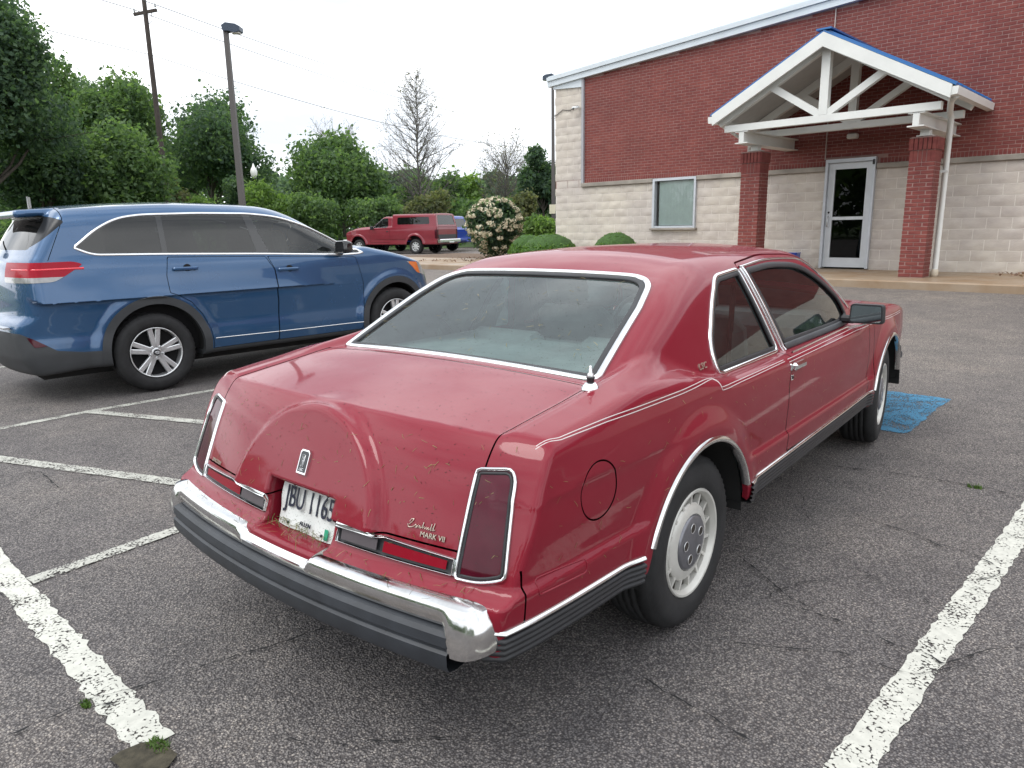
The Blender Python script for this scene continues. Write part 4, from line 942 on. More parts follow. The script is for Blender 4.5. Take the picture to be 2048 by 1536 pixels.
# ------------------------------------------------------------------ the two distant vehicles
def pickup(name, label, cat, loc, rz, mat, capped, dz=0.0, length=0.0):
    root = empty(name, loc, rz, label, cat)
    tc_ = curve([-1.4, -1.2, 1.3, 2.6, 2.9, 3.5, 4.1, 4.4], [1.33, 1.34, 1.34, 1.27, 1.25, 1.22, 1.12, .95]) if capped else curve([-1.4, -1.2, 2.5, 2.8, 3.5, 4.1, 4.4], [1.15, 1.16, 1.12, 1.10, 1.05, .98, .85])
    hz_ = curve([.3, .5, .7, .95, 1.1, 1.3, 1.5], [.95, .975, .965, .985, .98, .96, .93])
    def f(x, y, z):
        ax = np.abs(x); H = hz_(z)-.10*sstep(y, 3.5, 4.5)-.0*x
        for yc in (0, 3.42):
            r = np.sqrt((y-yc)**2+(z-.42)**2); H = H+.035*(1-sstep(r, .52, .60))
        hood = tc_(y)+.10*(1-sstep(ax, .42, .62))*sstep(y, 2.5, 3.0)*(1-sstep(y, 4.0, 4.4))
        low = smax(smax(ax-H, z-hood, .08), np.maximum(y-4.36+.15*ax*ax, -1.26-y), .06); low = smax(low, .46-z, .04)
        cab = smax(smax(ax-(.86-.22*(z-1.25)), z-(1.83-.04*ax*ax), .10), smax((z-(1.25+.75*(2.72-y)))*.8, (1.36-y if capped else -1.16-.0-y+.5*(z-1.2)), .06), .10); cab = np.maximum(cab, 1.0-z)
        d = smin(low, cab, .03)
        if capped:
            cap = smax(smax(ax-(.95-.16*(z-1.3)), z-(1.93+.03*(y*.2)-.05*ax*ax), .09), np.maximum(y-1.33, -1.24-y+.18*(z-1.3)), .04); cap = np.maximum(cap, 1.2-z); d = smin(d, cap, .012)
        return d
    S = Skin(f, (-1.1, -1.4, .3), (1.1, 4.5, 2.05), .034)
    sx = lambda c: np.abs(c[:, 0]) > .5
    for yc in (0, 3.42): S.region('void', lambda V: .475-np.hypot(V[:, 1]-yc, V[:, 2]-.42), lambda c: (np.abs(c[:, 0]) > .6) & (c[:, 2] < 1.1))
    DW = round_poly([(1.62, 1.28), (2.60, 1.28), (2.52, 1.36), (2.08, 1.72), (1.66, 1.74)], .05)
    S.region('door_window', lambda V: sd_poly(DW, V[:, 1], V[:, 2]), sx)
    if capped: SWn = round_poly([(-.85, 1.42), (1.02, 1.42), (1.02, 1.76), (-.80, 1.76)], .07)
    else: SWn = round_poly([(-.85, 1.26), (1.45, 1.26), (1.48, 1.68), (-.70, 1.68)], .07)
    S.region('side_window', lambda V: sd_poly(SWn, V[:, 1], V[:, 2]), sx)
    RW = round_poly([(-.78, 1.38), (.78, 1.38), (.70, 1.83), (-.70, 1.83)], .06) if capped else round_poly([(-.62, 1.26), (.62, 1.26), (.55, 1.68), (-.55, 1.68)], .09)
    S.region('rear_window', lambda V: sd_poly(RW, V[:, 0], V[:, 2]), lambda c: (c[:, 1] < -.8) & (np.abs(c[:, 0]) < .8))
    S.region('windscreen', lambda V: sd_poly(round_poly([(-.66, 2.6), (.66, 2.6), (.58, 2.08), (-.58, 2.08)], .06), V[:, 0], V[:, 1]), lambda c: c[:, 2] > 1.3)
    TL = [(-1.4, .74), (-1.16, .74), (-1.16, 1.16), (-1.4, 1.16)]
    S.region('tail_lamp', lambda V: sd_poly(TL, V[:, 1], V[:, 2]), lambda c: (np.abs(c[:, 0]) > .80) & (c[:, 1] < -1.0))
    if capped: S.region('lower_tailgate', lambda V: np.minimum(.80-np.abs(V[:, 0]), np.minimum(V[:, 2]-.72, .92-V[:, 2])), lambda c: c[:, 1] < -1.1)
    dr = [(1.46, .58), (1.46, 1.22), (2.66, 1.20), (2.66, .58)]
    S.panel('door', lambda V: sd_poly(dr, V[:, 1], V[:, 2]), .006, sx)
    S.panel('tailgate', lambda V: np.minimum(.82-np.abs(V[:, 0]), np.minimum(V[:, 2]-.70, 1.30-V[:, 2])), .006, lambda c: c[:, 1] < -1.0)
    link('body', S.part('body', 'body'), mat, root)
    for sg in (1, -1):
        sel = (lambda c: c[:, 0] > 0) if sg > 0 else (lambda c: c[:, 0] < 0)
        link('door', S.part('door', 'door', sel), mat, root)
        for lb, mt in (('door_window', 'side_glass'), ('side_window', 'privacy_glass'), ('tail_lamp', 'lamp_red')):
            me = S.part(lb, lb, sel, off=-.008 if 'window' in lb else .004)
            if me: link(lb, me, M[mt], root)
        for yc in (0, 3.42):
            build_wheel(dict(R=.365, rim=.215, w=.25, n=48, spokes=8, double=False, detail=False), (sg*.83, yc, .365), 0, sg, root)
        mb = MB(); mb.box((sg*1.10, 2.45, 1.28), (.20, .10, .18), bev=.03); mb.box((sg*1.0, 2.45, 1.25), (.12, .05, .05)); mb.build('door_mirror', M['black_plastic'], root)
        mb = MB(); mb.box((sg*.985, 1.60, 1.10), (.02, .12, .05), bev=.008); mb.build('door_handle', M['black_plastic'], root)
        mb = MB(); mb.box((sg*.98, 1.3, .74), (.015, 3.1-.9, .025)); mb.build('side_moulding', mat, root)
    link('tailgate', S.part('tailgate', 'tailgate'), mat, root)
    for lb, mt in (('rear_window', 'privacy_glass'), ('windscreen', 'side_glass')):
        me = S.part(lb, lb, off=-.008)
        if me: link(lb, me, M[mt], root)
    if capped: link('tailgate_trim', S.part('tailgate_trim', 'lower_tailgate', off=.004), M['cladding'], root)
    mb = MB(); mb.box((0, -1.36, .62), (1.9, .20, .17), bev=.04); mb.box((0, -1.42, .54), (.4, .22, .06), bev=.02); mb.build('rear_bumper', M['chrome_old'] if capped else mat, root)
    mb = MB(); mb.box((0, 4.40, .62), (1.9, .16, .2), bev=.05); mb.build('front_bumper', M['chrome_old'], root)
    mb = MB(); mb.box((0, 1.5, .50), (1.4, 5.0, .14), bev=.03); mb.tube([(-.75, 0, .36), (.75, 0, .36)], .07, 8); mb.tube([(-.75, 3.42, .36), (.75, 3.42, .36)], .06, 8)
    for yc in (0, 3.42):
        for sg in (-1, 1): mb.box((sg*.62, yc, .62), (.05, .9, .5))
    mb.build('underbody', M['under'], root)
    mb = MB(); mb.box((0, 1.9, 1.0), (1.6, .9, .4)); mb.box((0, 1.6, 1.3), (1.4, .18, .5), bev=.05); mb.build('cab_seat', M['under'], root)
    return root, S
M['truck_red'] = paint('truck_red_paint', (.22, .012, .026), dust=(.36, .16, .18), dustamt=.12, rough=.35, coat=.8)
M['truck_blue'] = paint('bright_blue_paint', (.010, .050, .34), dust=(.1, .15, .3), dustamt=.08, rough=.35, coat=.9)
TRUCK, _ = pickup('parked_pickup', 'red pickup truck with a matching red bed cap, parked by the trees', 'pickup truck', (-24.49, 24.12, .25), math.radians(103), M['truck_red'], True)
BLUE, _ = pickup('parked_wagon', 'bright blue wagon half hidden between red pickup and flowering shrub', 'wagon', (-25.87, 26.77, .25), math.radians(103), M['truck_blue'], False)
# ------------------------------------------------------------------ ground
ANG = -0.0712659; FD = np.array([math.cos(ANG), math.sin(ANG)]); FN = np.array([-math.sin(ANG), math.cos(ANG)]); TF = 15.2608
_g = curve([-60, -10, 2.6, 5.5, 9, 12.4, 16, 21, 30, 60, 130, 600], [-.05, 0, 0, .075, .215, .335, .335, .262, .25, .3, .8, 3.0])
def gz(x, y): return float(_g(np.array([x*FN[0]+y*FN[1]]))[0])
def st(s, t): return (s*FD[0]+t*FN[0], s*FD[1]+t*FN[1])
def sheet(name, mat, s0, s1, t0, t1, ds, dt, lift=0.0, zf=None, kind='structure'):
    ss = np.linspace(s0, s1, max(2, int((s1-s0)/ds)+1)); ts = np.linspace(t0, t1, max(2, int((t1-t0)/dt)+1))
    S_, T_ = np.meshgrid(ss, ts); X = S_*FD[0]+T_*FN[0]; Y = S_*FD[1]+T_*FN[1]; Z = _g(T_)+lift
    V = np.stack([X, Y, Z], -1).reshape(-1, 3); n = len(ss); F = [(j*n+i, j*n+i+1, (j+1)*n+i+1, (j+1)*n+i) for j in range(len(ts)-1) for i in range(n-1)]
    return tag(link(name, mesh_np(name, V, np.array(F)), mat), kind=kind)
def asphalt():
    t = NT('aged_asphalt'); P = t.pos(); 
    def vor(sc, rnd=1.0, dist='EUCLIDEAN'):
        v = t.new('TexVoronoi'); v.inputs['Scale'].default_value = sc; v.inputs['Randomness'].default_value = rnd; t.l(P, v.inputs['Vector']); return v
    v1, v2 = vor(135), vor(300)
    stone = t.ramp(v1.outputs['Color'], [(.10, (.075, .073, .077)), (.42, (.150, .146, .148)), (.72, (.235, .226, .216)), (.97, (.46, .43, .39))])
    fine = t.ramp(v2.outputs['Color'], [(.2, (.07, .069, .073)), (.8, (.27, .258, .248))])
    c = t.mix(.38, stone, fine)
    edge = t.ramp(v1.outputs['Distance'], [(.28, (1, 1, 1)), (.62, (.34, .33, .34))]); c = t.mix(1.0, c, edge, 'MULTIPLY')
    big = t.ramp(t.noise(.42, 7, .62, P), [(.28, (.72, .72, .76)), (.55, (1.0, .99, .98)), (.74, (1.28, 1.22, 1.13))]); c = t.mix(1.0, c, big, 'MULTIPLY')
    med = t.ramp(t.noise(3.1, 6, .65, P), [(.3, (.78, .78, .79)), (.7, (1.18, 1.17, 1.15))]); c = t.mix(1.0, c, med, 'MULTIPLY')
    # paler, warmer tone further up the slope
    sp = t.new('SeparateXYZ'); t.l(P, sp.inputs[0])
    far = t.math('ADD', t.math('MULTIPLY', sp.outputs[1], .09), t.math('MULTIPLY', t.noise(.5, 4, .6, P), .5))
    c = t.mix(t.ramp(far, [(.45, (0,)*3), (1.1, (1,)*3)]), c, t.mix(1.0, c, (1.30, 1.25, 1.16), 'MULTIPLY'))
    h = t.math('ADD', t.math('MULTIPLY', t.math('SUBTRACT', 1.0, v1.outputs['Distance']), 1.0), t.math('MULTIPLY', v2.outputs['Distance'], -.35))
    t.pbr(t.mix(1.0, c, (1.50, 1.455, 1.43), 'MULTIPLY'), .82, 0, t.bump(h, 1.0, .008)); return t.m
M['asphalt'] = asphalt()
def road_paint(name, col, amount):
    t = NT(name); P = t.pos(); v = t.new('TexVoronoi'); v.inputs['Scale'].default_value = 95; t.l(P, v.inputs['Vector'])
    w = t.math('ADD', t.math('MULTIPLY', v.outputs['Distance'], .55), t.math('MULTIPLY', t.noise(7, 7, .7, P), .9))
    f = t.ramp(w, [(amount-.03, (1,)*3), (amount+.05, (0,)*3)])
    c = t.ramp(t.noise(30, 5, .6, P), [(.3, tuple(x*.78 for x in col)), (.7, col)])
    p = t.pbr(c, .8, 0, t.bump(v.outputs['Distance'], -.5, .005)); tr = t.new('BsdfTransparent'); ms = t.new('MixShader')
    t.l(f, ms.inputs[0]); t.l(tr.outputs[0], ms.inputs[1]); t.l(p.outputs[0], ms.inputs[2]); t.l(ms.outputs[0], t.out.inputs['Surface']); return t.m
M['line'] = road_paint('worn_white_road_paint', (.60, .60, .54), .845)
M['line_thin'] = road_paint('thin_white_road_paint', (.50, .50, .45), .79)
M['blue_line'] = road_paint('worn_blue_road_paint', (.055, .22, .37), .79)
M['crack'] = plain('crack_black', (.012, .012, .013), .9)  # flat near-black strips stand in for recessed, shaded cracks
M['concrete'] = (lambda t: (t.pbr(t.mix(t.ramp(t.noise(.9, 6, .65, t.pos()), [(.35, (0,)*3), (.65, (1,)*3)]), (.34, .27, .20), (.25, .165, .095)), t.ramp(t.noise(1.1, 5, .6, t.pos()), [(.35, (.35,)*3), (.6, (.8,)*3)]), 0, t.bump(t.noise(60, 4, .6, t.pos()), .15, .004)), t.m)[1])(NT('stained_wet_concrete'))
M['grass'] = plain('grass_green', (.055, .095, .025), .9, var=.4, vs=2.0)
M['mulch'] = plain('brown_mulch', (.13, .085, .055), .95, var=.45, vs=14, bump=.6, bs=40)
def seg(a, b, n): return [a+(b-a)*i/n for i in range(n+1)]
# asphalt sheet: fine near the cars, coarse to the horizon
def ground_sheet():
    ss = np.concatenate([np.linspace(-500, -60, 12), np.linspace(-50, 30, 41), np.linspace(40, 500, 12)]); ts = np.concatenate([np.linspace(-400, -40, 8), np.linspace(-30, 34, 65), np.linspace(40, 500, 24)])
    S_, T_ = np.meshgrid(ss, ts); V = np.stack([S_*FD[0]+T_*FN[0], S_*FD[1]+T_*FN[1], _g(T_)], -1).reshape(-1, 3); n = len(ss)
    F = [(j*n+i, j*n+i+1, (j+1)*n+i+1, (j+1)*n+i) for j in range(len(ts)-1) for i in range(n-1)]
    tag(link('ground', mesh_np('ground', V, np.array(F)), M['asphalt']), kind='structure')
ground_sheet()
sheet('grass_verge', M['grass'], -400, 400, 31.5, 300, 20, 10, .03); sheet('grass_verge', M['grass'], -300, -31.5, -60, 31.4, 20, 4, .03); sheet('grass_verge', M['grass'], -300, 300, -200, -30.5, 20, 20, .03)
def stripe(name, pts, w, mat, lift=.004, rag=.004, step=.03):
    pts = np.array(pts, float); q = resample(pts, step, False); t = unit(np.gradient(q, axis=0)); n = np.stack([-t[:, 1], t[:, 0]], 1); V = []
    for k, (p, m_) in enumerate(zip(q, n)):
        for sg in (-1, 1):
            e = p+m_*sg*(w/2+random.uniform(-rag, rag)); V.append((e[0], e[1], gz(*e)+lift))
    F = [(2*i, 2*i+2, 2*i+3, 2*i+1) for i in range(len(q)-1)]
    return tag(link(name, mesh_np(name, np.array(V), np.array(F)[:, ::-1]), mat), kind='structure')
stripe('parking_line', [(1.455, -.5), (1.54, .82), (1.75, 3.1), (1.98, 6.0)], .105, M['line'], rag=.006)
stripe('parking_line', [(-3.4, -.13), (-1.83, -.262), (-1.40, -.282)], .105, M['line'], .0045); stripe('parking_line', [(-1.40, -.282), (-.085, -.345)], .11, M['line'], rag=.010)
stripe('parking_line', [(-1.555, -.22), (-1.585, .46), (-1.56, 2.5), (-1.35, 5.6)], .085, M['line_thin'], .008)
stripe('parking_line', [(-4.66, -.06), (-3.73, .27), (-2.24, .80), (-1.62, 1.02)], .095, M['line_thin'], .008)
stripe('parking_line', [(-4.70, .0), (-4.663, .524), (-4.676, 1.166), (-4.565, 2.41), (-4.25, 6.4)], .085, M['line_thin'], .004)
stripe('parking_line', [(-4.63, 1.18), (-3.443, 1.611), (-1.62, 2.28)], .095, M['line_thin'], .008)
stripe('parking_line', [(-4.58, 2.5), (-1.60, 3.55)], .095, M['line_thin'], .008); stripe('parking_line', [(-4.50, 3.8), (-1.5, 4.85)], .095, M['line_thin'], .008)
stripe('parking_line', [(-7.86, .6), (-7.80, 1.75), (-7.45, 6.4)], .09, M['line_thin'], .004)
stripe('parking_line', [(4.6, -.6), (5.05, 6.0)], .105, M['line'])
def patch(name, poly, mat, lift):
    q = resample(np.array(poly, float), .05); c = q.mean(0); V = [(c[0], c[1], gz(*c)+lift)]+[(p[0]+random.uniform(-.012, .012), p[1]+random.uniform(-.012, .012), gz(*p)+lift) for p in q]; n = len(q)
    me = bpy.data.meshes.new(name); me.from_pydata(V, [], [(0, 1+i, 1+(i+1) % n) for i in range(n)]); return tag(link(name, me, mat), kind='structure')
patch('blue_marking', [(-.30, 4.42), (.97, 4.30), (1.06, 5.44), (-.22, 5.52)], M['blue_line'], .005)
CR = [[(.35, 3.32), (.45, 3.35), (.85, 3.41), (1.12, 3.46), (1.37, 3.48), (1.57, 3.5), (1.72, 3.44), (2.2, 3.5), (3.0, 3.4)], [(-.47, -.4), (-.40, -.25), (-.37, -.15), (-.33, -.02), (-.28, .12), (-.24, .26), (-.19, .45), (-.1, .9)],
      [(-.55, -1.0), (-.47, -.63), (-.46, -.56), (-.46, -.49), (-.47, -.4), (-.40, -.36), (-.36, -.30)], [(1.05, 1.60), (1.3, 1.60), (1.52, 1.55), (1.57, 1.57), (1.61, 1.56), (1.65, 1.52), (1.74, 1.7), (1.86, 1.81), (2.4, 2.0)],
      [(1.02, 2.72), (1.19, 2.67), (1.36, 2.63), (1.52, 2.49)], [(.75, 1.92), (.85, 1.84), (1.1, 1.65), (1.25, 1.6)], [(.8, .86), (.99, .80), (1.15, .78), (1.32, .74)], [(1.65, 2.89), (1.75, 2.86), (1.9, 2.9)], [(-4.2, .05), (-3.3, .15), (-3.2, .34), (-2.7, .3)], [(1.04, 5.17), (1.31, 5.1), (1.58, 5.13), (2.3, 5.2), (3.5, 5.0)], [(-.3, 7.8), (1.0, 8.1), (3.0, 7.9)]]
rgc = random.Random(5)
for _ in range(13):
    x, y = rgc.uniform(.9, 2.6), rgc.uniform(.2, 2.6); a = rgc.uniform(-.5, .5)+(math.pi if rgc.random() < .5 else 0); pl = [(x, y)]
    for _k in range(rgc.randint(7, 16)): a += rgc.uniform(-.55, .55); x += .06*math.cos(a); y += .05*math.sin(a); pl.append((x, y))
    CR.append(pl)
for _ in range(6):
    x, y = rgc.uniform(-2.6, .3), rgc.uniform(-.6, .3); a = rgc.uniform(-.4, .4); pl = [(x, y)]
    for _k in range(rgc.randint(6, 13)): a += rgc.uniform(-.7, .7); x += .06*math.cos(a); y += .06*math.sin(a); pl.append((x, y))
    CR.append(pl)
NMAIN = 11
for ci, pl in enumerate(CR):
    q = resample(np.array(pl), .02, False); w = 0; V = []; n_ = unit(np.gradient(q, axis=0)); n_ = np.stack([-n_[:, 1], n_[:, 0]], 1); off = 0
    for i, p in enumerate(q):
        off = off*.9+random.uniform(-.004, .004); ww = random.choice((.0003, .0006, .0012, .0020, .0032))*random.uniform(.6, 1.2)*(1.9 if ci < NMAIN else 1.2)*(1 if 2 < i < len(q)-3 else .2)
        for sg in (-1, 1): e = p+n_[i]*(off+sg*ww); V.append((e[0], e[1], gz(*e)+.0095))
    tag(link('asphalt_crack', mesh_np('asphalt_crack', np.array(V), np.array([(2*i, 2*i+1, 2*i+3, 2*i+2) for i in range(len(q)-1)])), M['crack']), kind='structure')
# raised pavement along the building and the planting bed beside it
def slab(name, mat, s0, s1, t0, t1, z, step=2.0, edge=None):
    mb = MB(); pr = [(t0, -.1), (t0, z-.02), (t0+.02, z), (t1, z), (t1, -.1)]; ss = list(np.arange(s0, s1, step))+[s1]
    V = [(*st(s, t), z_) for s in ss for t, z_ in pr]; k = len(pr); mb.add(V, [(i*k+q, i*k+q+1, (i+1)*k+q+1, (i+1)*k+q) for i in range(len(ss)-1) for q in range(k-1)])
    mb.add(V[:k], [tuple(range(k))]); mb.add(V[-k:], [tuple(range(k))[::-1]]); o = mb.build(name, mat, fix=True); return tag(o, kind='structure')
slab('pavement', M['concrete'], -22.5, 10, 12.42, 15.6, .472)
slab('planting_bed', M['mulch'], -20.5, -11.75, 15.602, 19.2, .452)
# ------------------------------------------------------------------ the building
M['brick'] = (lambda t: (t.pbr(t.mix(1.0, t.mix(t.ramp(t.noise(5.0, 2, .5, t.pos((1, 1, 3.2))), [(.3, (0,)*3), (.7, (1,)*3)]), (.158, .034, .031), (.220, .060, .048)), t.ramp(t.noise(1.2, 5, .6, t.pos()), [(.3, (.85, .85, .88)), (.7, (1.15, 1.1, 1.1))]), 'MULTIPLY'), .85, 0, t.bump(t.noise(120, 3, .6, t.pos()), .3, .004)), t.m)[1])(NT('red_brick'))
M['mortar'] = plain('pinkish_mortar', (.30, .19, .17), .95, var=.15, vs=3)
M['block'] = (lambda t: (t.pbr(t.mix(1.0, t.ramp(t.noise(3.0, 4, .6, t.pos((1, 1, 2))), [(.3, (.50, .455, .42)), (.7, (.64, .60, .55))]), t.ramp(t.noise(.5, 6, .65, t.pos()), [(.3, (.86, .84, .86)), (.7, (1.1, 1.08, 1.0))]), 'MULTIPLY'), .9, 0, t.bump(t.noise(45, 5, .7, t.pos()), .5, .012)), t.m)[1])(NT('split_face_block'))
M['block_mortar'] = plain('pale_mortar', (.74, .70, .65), .95, var=.12, vs=3)
M['ledge'] = plain('stone_ledge', (.30, .27, .235), .8, var=.25, vs=2.5)
M['fascia'] = plain('pale_blue_grey_fascia', (.60, .66, .70), .4, var=.06, vs=1.5)
M['portico_white'] = plain('white_gloss_paint', (.72, .73, .70), .45, var=.06, vs=2)
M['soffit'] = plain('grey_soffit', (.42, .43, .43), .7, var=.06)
M['roof_blue'] = plain('blue_metal_roof', (.015, .13, .36), .35, .2, coat=.4)
M['blind'] = plain('pale_aqua_blind', (.74, .86, .82), .8, var=.05)
M['door_glass'] = glass('door_glass', (.30, .32, .31), 1.36, .0)
M['win_glass'] = glass('window_glass', (.95, .98, .97), 1.4, .0)
def rake(s): return 5.357+.0648*(s+11.70)
bo = Vector((*st(0, TF), 0))
BLD = empty('office_building', bo, ANG, 'red brick and pale block office building with a low roof', 'building')
CAML = Matrix.Rotation(-ANG, 4, 'Z') @ (Vector(CAMP['loc'])-bo)
def brick_mesh(lx, ly, lz, name, bev=.004, rough=0.0):
    mb = MB()
    if rough == 0: mb.box((0, ly/2, 0), (lx, ly, lz), bev=bev)
    else:
        nx, nz_ = 5, 3; vs = []
        for j in range(nz_+1):
            for i in range(nx+1):
                e = i in (0, nx) or j in (0, nz_); vs.append(((i/nx-.5)*lx, (-.003 if e else -abs(random.gauss(0, rough))*.7-.005), (j/nz_-.5)*lz))
        mb.add(vs, [(j*(nx+1)+i, j*(nx+1)+i+1, (j+1)*(nx+1)+i+1, (j+1)*(nx+1)+i) for j in range(nz_) for i in range(nx)], True)
        b = [(-lx/2, -.003, -lz/2), (lx/2, -.003, -lz/2), (lx/2, -.003, lz/2), (-lx/2, -.003, lz/2)]; b2 = [(x, ly, z) for x, y, z in b]
        mb.add(b+b2, [(0, 4, 5, 1), (1, 5, 6, 2), (2, 6, 7, 3), (3, 7, 4, 0)])
    return mb.mesh(name)
def lay(items, name, mat, parent, limit, stuffname):
    """items: (mesh, (x,y,z), scale_x). the `limit` nearest become parts, the rest one mesh"""
    items = sorted(items, key=lambda i: (Vector(i[1])-CAML).length+(100 if i[1][0] > -.45 else 0)); V = []; F = []; n = 0
    for me, p, sx_ in items[:limit]:
        o = link(name, me, mat, parent, p); o.scale.x = sx_
    rest = items[limit:]
    cache = {}
    for me, p, sx_ in rest:
        if me.name not in cache:
            v = np.array([x.co for x in me.vertices]); me.calc_loop_triangles(); cache[me.name] = (v, np.array([t.vertices for t in me.loop_triangles]))
        v, f = cache[me.name]; V.append(v*[sx_, 1, 1]+np.array(p)); F.append(f+n); n += len(v)
    if rest: tag(link(stuffname, mesh_np(stuffname, np.concatenate(V), np.concatenate(F), False), mat, parent), kind='stuff')
SMAX = 1.2; MD, BH, BL = .0677, .0575, .1935
WIN = (-8.425, -7.20, 1.335, 2.60); DOOR = (-4.125, -3.125, .49, 2.745)
# brick panel
bms = [brick_mesh(BL, .055, BH, 'brick') for _ in range(1)]; bms[0].materials.append(M['brick']); bh2 = brick_mesh(.0575, .055, .098, 'brick'); bh2.materials.append(M['brick'])
items = []; z0 = 2.722; r = 0; PS = -10.655
while True:
    z = z0+MD*(r+.5)
    if z > rake(SMAX)-.05: break
    for k in range(-1, 62):
        s0 = PS+.2032*(k-(.5 if r % 2 else 0))+.005; s1 = s0+BL; s0 = max(s0, PS+.003); s1 = min(s1, SMAX)
        if s1-s0 < .04 or z+MD/2 > rake((s0))-.10: continue
        if z < DOOR[3]+.03 and s1 > DOOR[0]-.02 and s0 < DOOR[1]+.02: continue
        items.append((bms[0], ((s0+s1)/2, -.0475+random.gauss(0, .0009), z), (s1-s0)/BL))
    r += 1
k = 0
while PS+MD*(k+1) < SMAX:
    s = PS+MD*(k+.5); k += 1
    if DOOR[0]-.05 < s < DOOR[1]+.05: continue
    items.append((bh2, (s, -.0485+random.gauss(0, .001), 2.667), 1.0))
lay(items, 'brick', M['brick'], BLD, 300, 'brickwork')
# block courses
blk = [brick_mesh(.394, .07, .1915, 'block', rough=.011) for _ in range(7)]
for b in blk: b.materials.append(M['block'])
items = []
def block_row(zc, smin, smax_, ph):
    k0 = int((smin+1.0952)/.4064)-2
    for k in range(k0, k0+45):
        s0 = -1.0952+.4064*(k+ph)+.006; s1 = s0+.394; s0, s1 = max(s0, smin), min(s1, smax_)
        if s1-s0 < .05: continue
        for (a, b, c, d) in (WIN, DOOR):
            if zc > c-.06 and zc < d+.02 and s1 > a and s0 < b:
                if s0 < a-.06: items.append((random.choice(blk), ((s0+a-.01)/2, -.045, zc), (a-.01-s0)/.396))
                if s1 > b+.06: items.append((random.choice(blk), ((s1+b+.01)/2, -.045, zc), (s1-b-.01)/.396))
                break
        else: items.append((random.choice(blk), ((s0+s1)/2, -.045, zc), (s1-s0)/.396))
for r in range(1, 11): block_row(2.507-(r-.5)*.2032, -11.70, SMAX, 0 if r % 2 == 0 else .5)
for r in range(0, 14):
    z = 2.507+(r+.5)*.2032
    if z < 5.22: block_row(z, -11.70, -10.735, 0 if r % 2 == 0 else .5)
lay(items, 'block', M['block'], BLD, 300, 'blockwork')
# core behind, with mortar showing in the joints
def core_box(name, s0, s1, y0, y1, z0, z1f, mat):
    mb = MB(); n = 24; ss = seg(s0, s1, n); vs = [(s, y, z) for y in (y0, y1) for s in ss for z in (z0, z1f(s))]; k = 2*(n+1)
    fs = [(2*i, 2*i+2, 2*i+3, 2*i+1) for i in range(n)]+[(k+2*i, k+2*i+1, k+2*i+3, k+2*i+2) for i in range(n)]+[(2*i+1, 2*i+3, k+2*i+3, k+2*i+1) for i in range(n)]+[(0, 1, k+1, k), (2*n, k+2*n, k+2*n+1, 2*n+1)]
    mb.add(vs, fs); return mb.build(name, mat, BLD, fix=True)
def core(z0, z1f, mat, nm, holes):
    ss = [-11.69]; segs = []
    a = -11.69
    for (h0, h1) in sorted(holes): segs.append((a, h0)); a = h1
    segs.append((a, SMAX))
    for i, (p, q) in enumerate(segs): core_box(nm, p, q, -.0425, .3, z0, z1f, mat)
core(.30, lambda s: WIN[2], M['block_mortar'], 'wall_backing', [DOOR[:2]])
core(WIN[2], lambda s: 2.507, M['block_mortar'], 'wall_backing', [DOOR[:2], WIN[:2]])
core(2.507, lambda s: 2.745, M['mortar'], 'wall_backing', [DOOR[:2], WIN[:2]]); core_box('wall_backing', WIN[0], WIN[1], -.0425, .3, 2.60, lambda s: 2.745, M['mortar'])
core_box('wall_backing', -11.69, -10.73, -.0425, .3, 2.746, rake, M['block_mortar']); core_box('wall_backing', -10.73, SMAX, -.0425, .3, 2.7455, rake, M['mortar'])
core_box('wall', SMAX, 22, -.06, .3, .3, lambda s: 2.6, M['block']); core_box('wall', SMAX, 22, -.06, .3, 2.602, lambda s: min(rake(s), 6.9), M['brick'])
mb = MB(); mb.box((-11.6, 9, 2.7), (.18, 17.4, 5.2)); mb.box((5, 18, 3.0), (33, .2, 5.6)); mb.build('wall', M['block'], BLD)
mb = MB(); 
for s0, s1, z0, z1 in ((-11.9, 6, rake(-11.9)+.05, rake(6)+.05), (6, 24, rake(6)+.05, rake(6)-1.1)): mb.prism([(s0, z0), (s1, z1), (s1, z1+.12), (s0, z0+.12)], -.12, 18.2)
mb.build('roof', M['fascia'], BLD, fix=True)
# rake fascia in two bands
for (dz0, dz1, y, nm) in ((-.11, .03, -.16, 'fascia_board'), (.035, .13, -.20, 'roof_edge_trim')):
    mb = MB(); mb.prism([(-11.88, rake(-11.88)+dz0), (6, rake(6)+dz0), (6, rake(6)+dz1), (-11.88, rake(-11.88)+dz1)], y, -.02); mb.build(nm, M['fascia'], BLD, fix=True)
mb = MB(); mb.prism([(-11.72, rake(-11.72)-.19), (-10.73, rake(-10.73)-.32), (-10.73, rake(-10.73)-.10), (-11.72, rake(-11.72)-.10)], -.10, -.02); mb.build('corner_trim', M['fascia'], BLD, fix=True)
mb = MB(); mb.box((-10.695, -.065, (2.507+rake(-10.7)-.1)/2), (.07, .07, rake(-10.7)-.1-2.507)); mb.build('panel_edge_strip', plain('mauve_grey_trim', (.36, .36, .39), .5), BLD)
for a, b in ((-10.73, WIN[0]-.01), (WIN[1]+.01, DOOR[0]-.01), (DOOR[1]+.01, SMAX)):
    mb = MB(); mb.box(((a+b)/2, -.065, 2.562), (b-a, .10, .104), bev=.01); mb.build('stone_ledge', M['ledge'], BLD)
mb = MB(); mb.box((-4.165, -.075, 4.3), (.02, .012, 3.1)); mb.build('control_joint', plain('pale_sealant', (.42, .36, .34), .8), BLD)
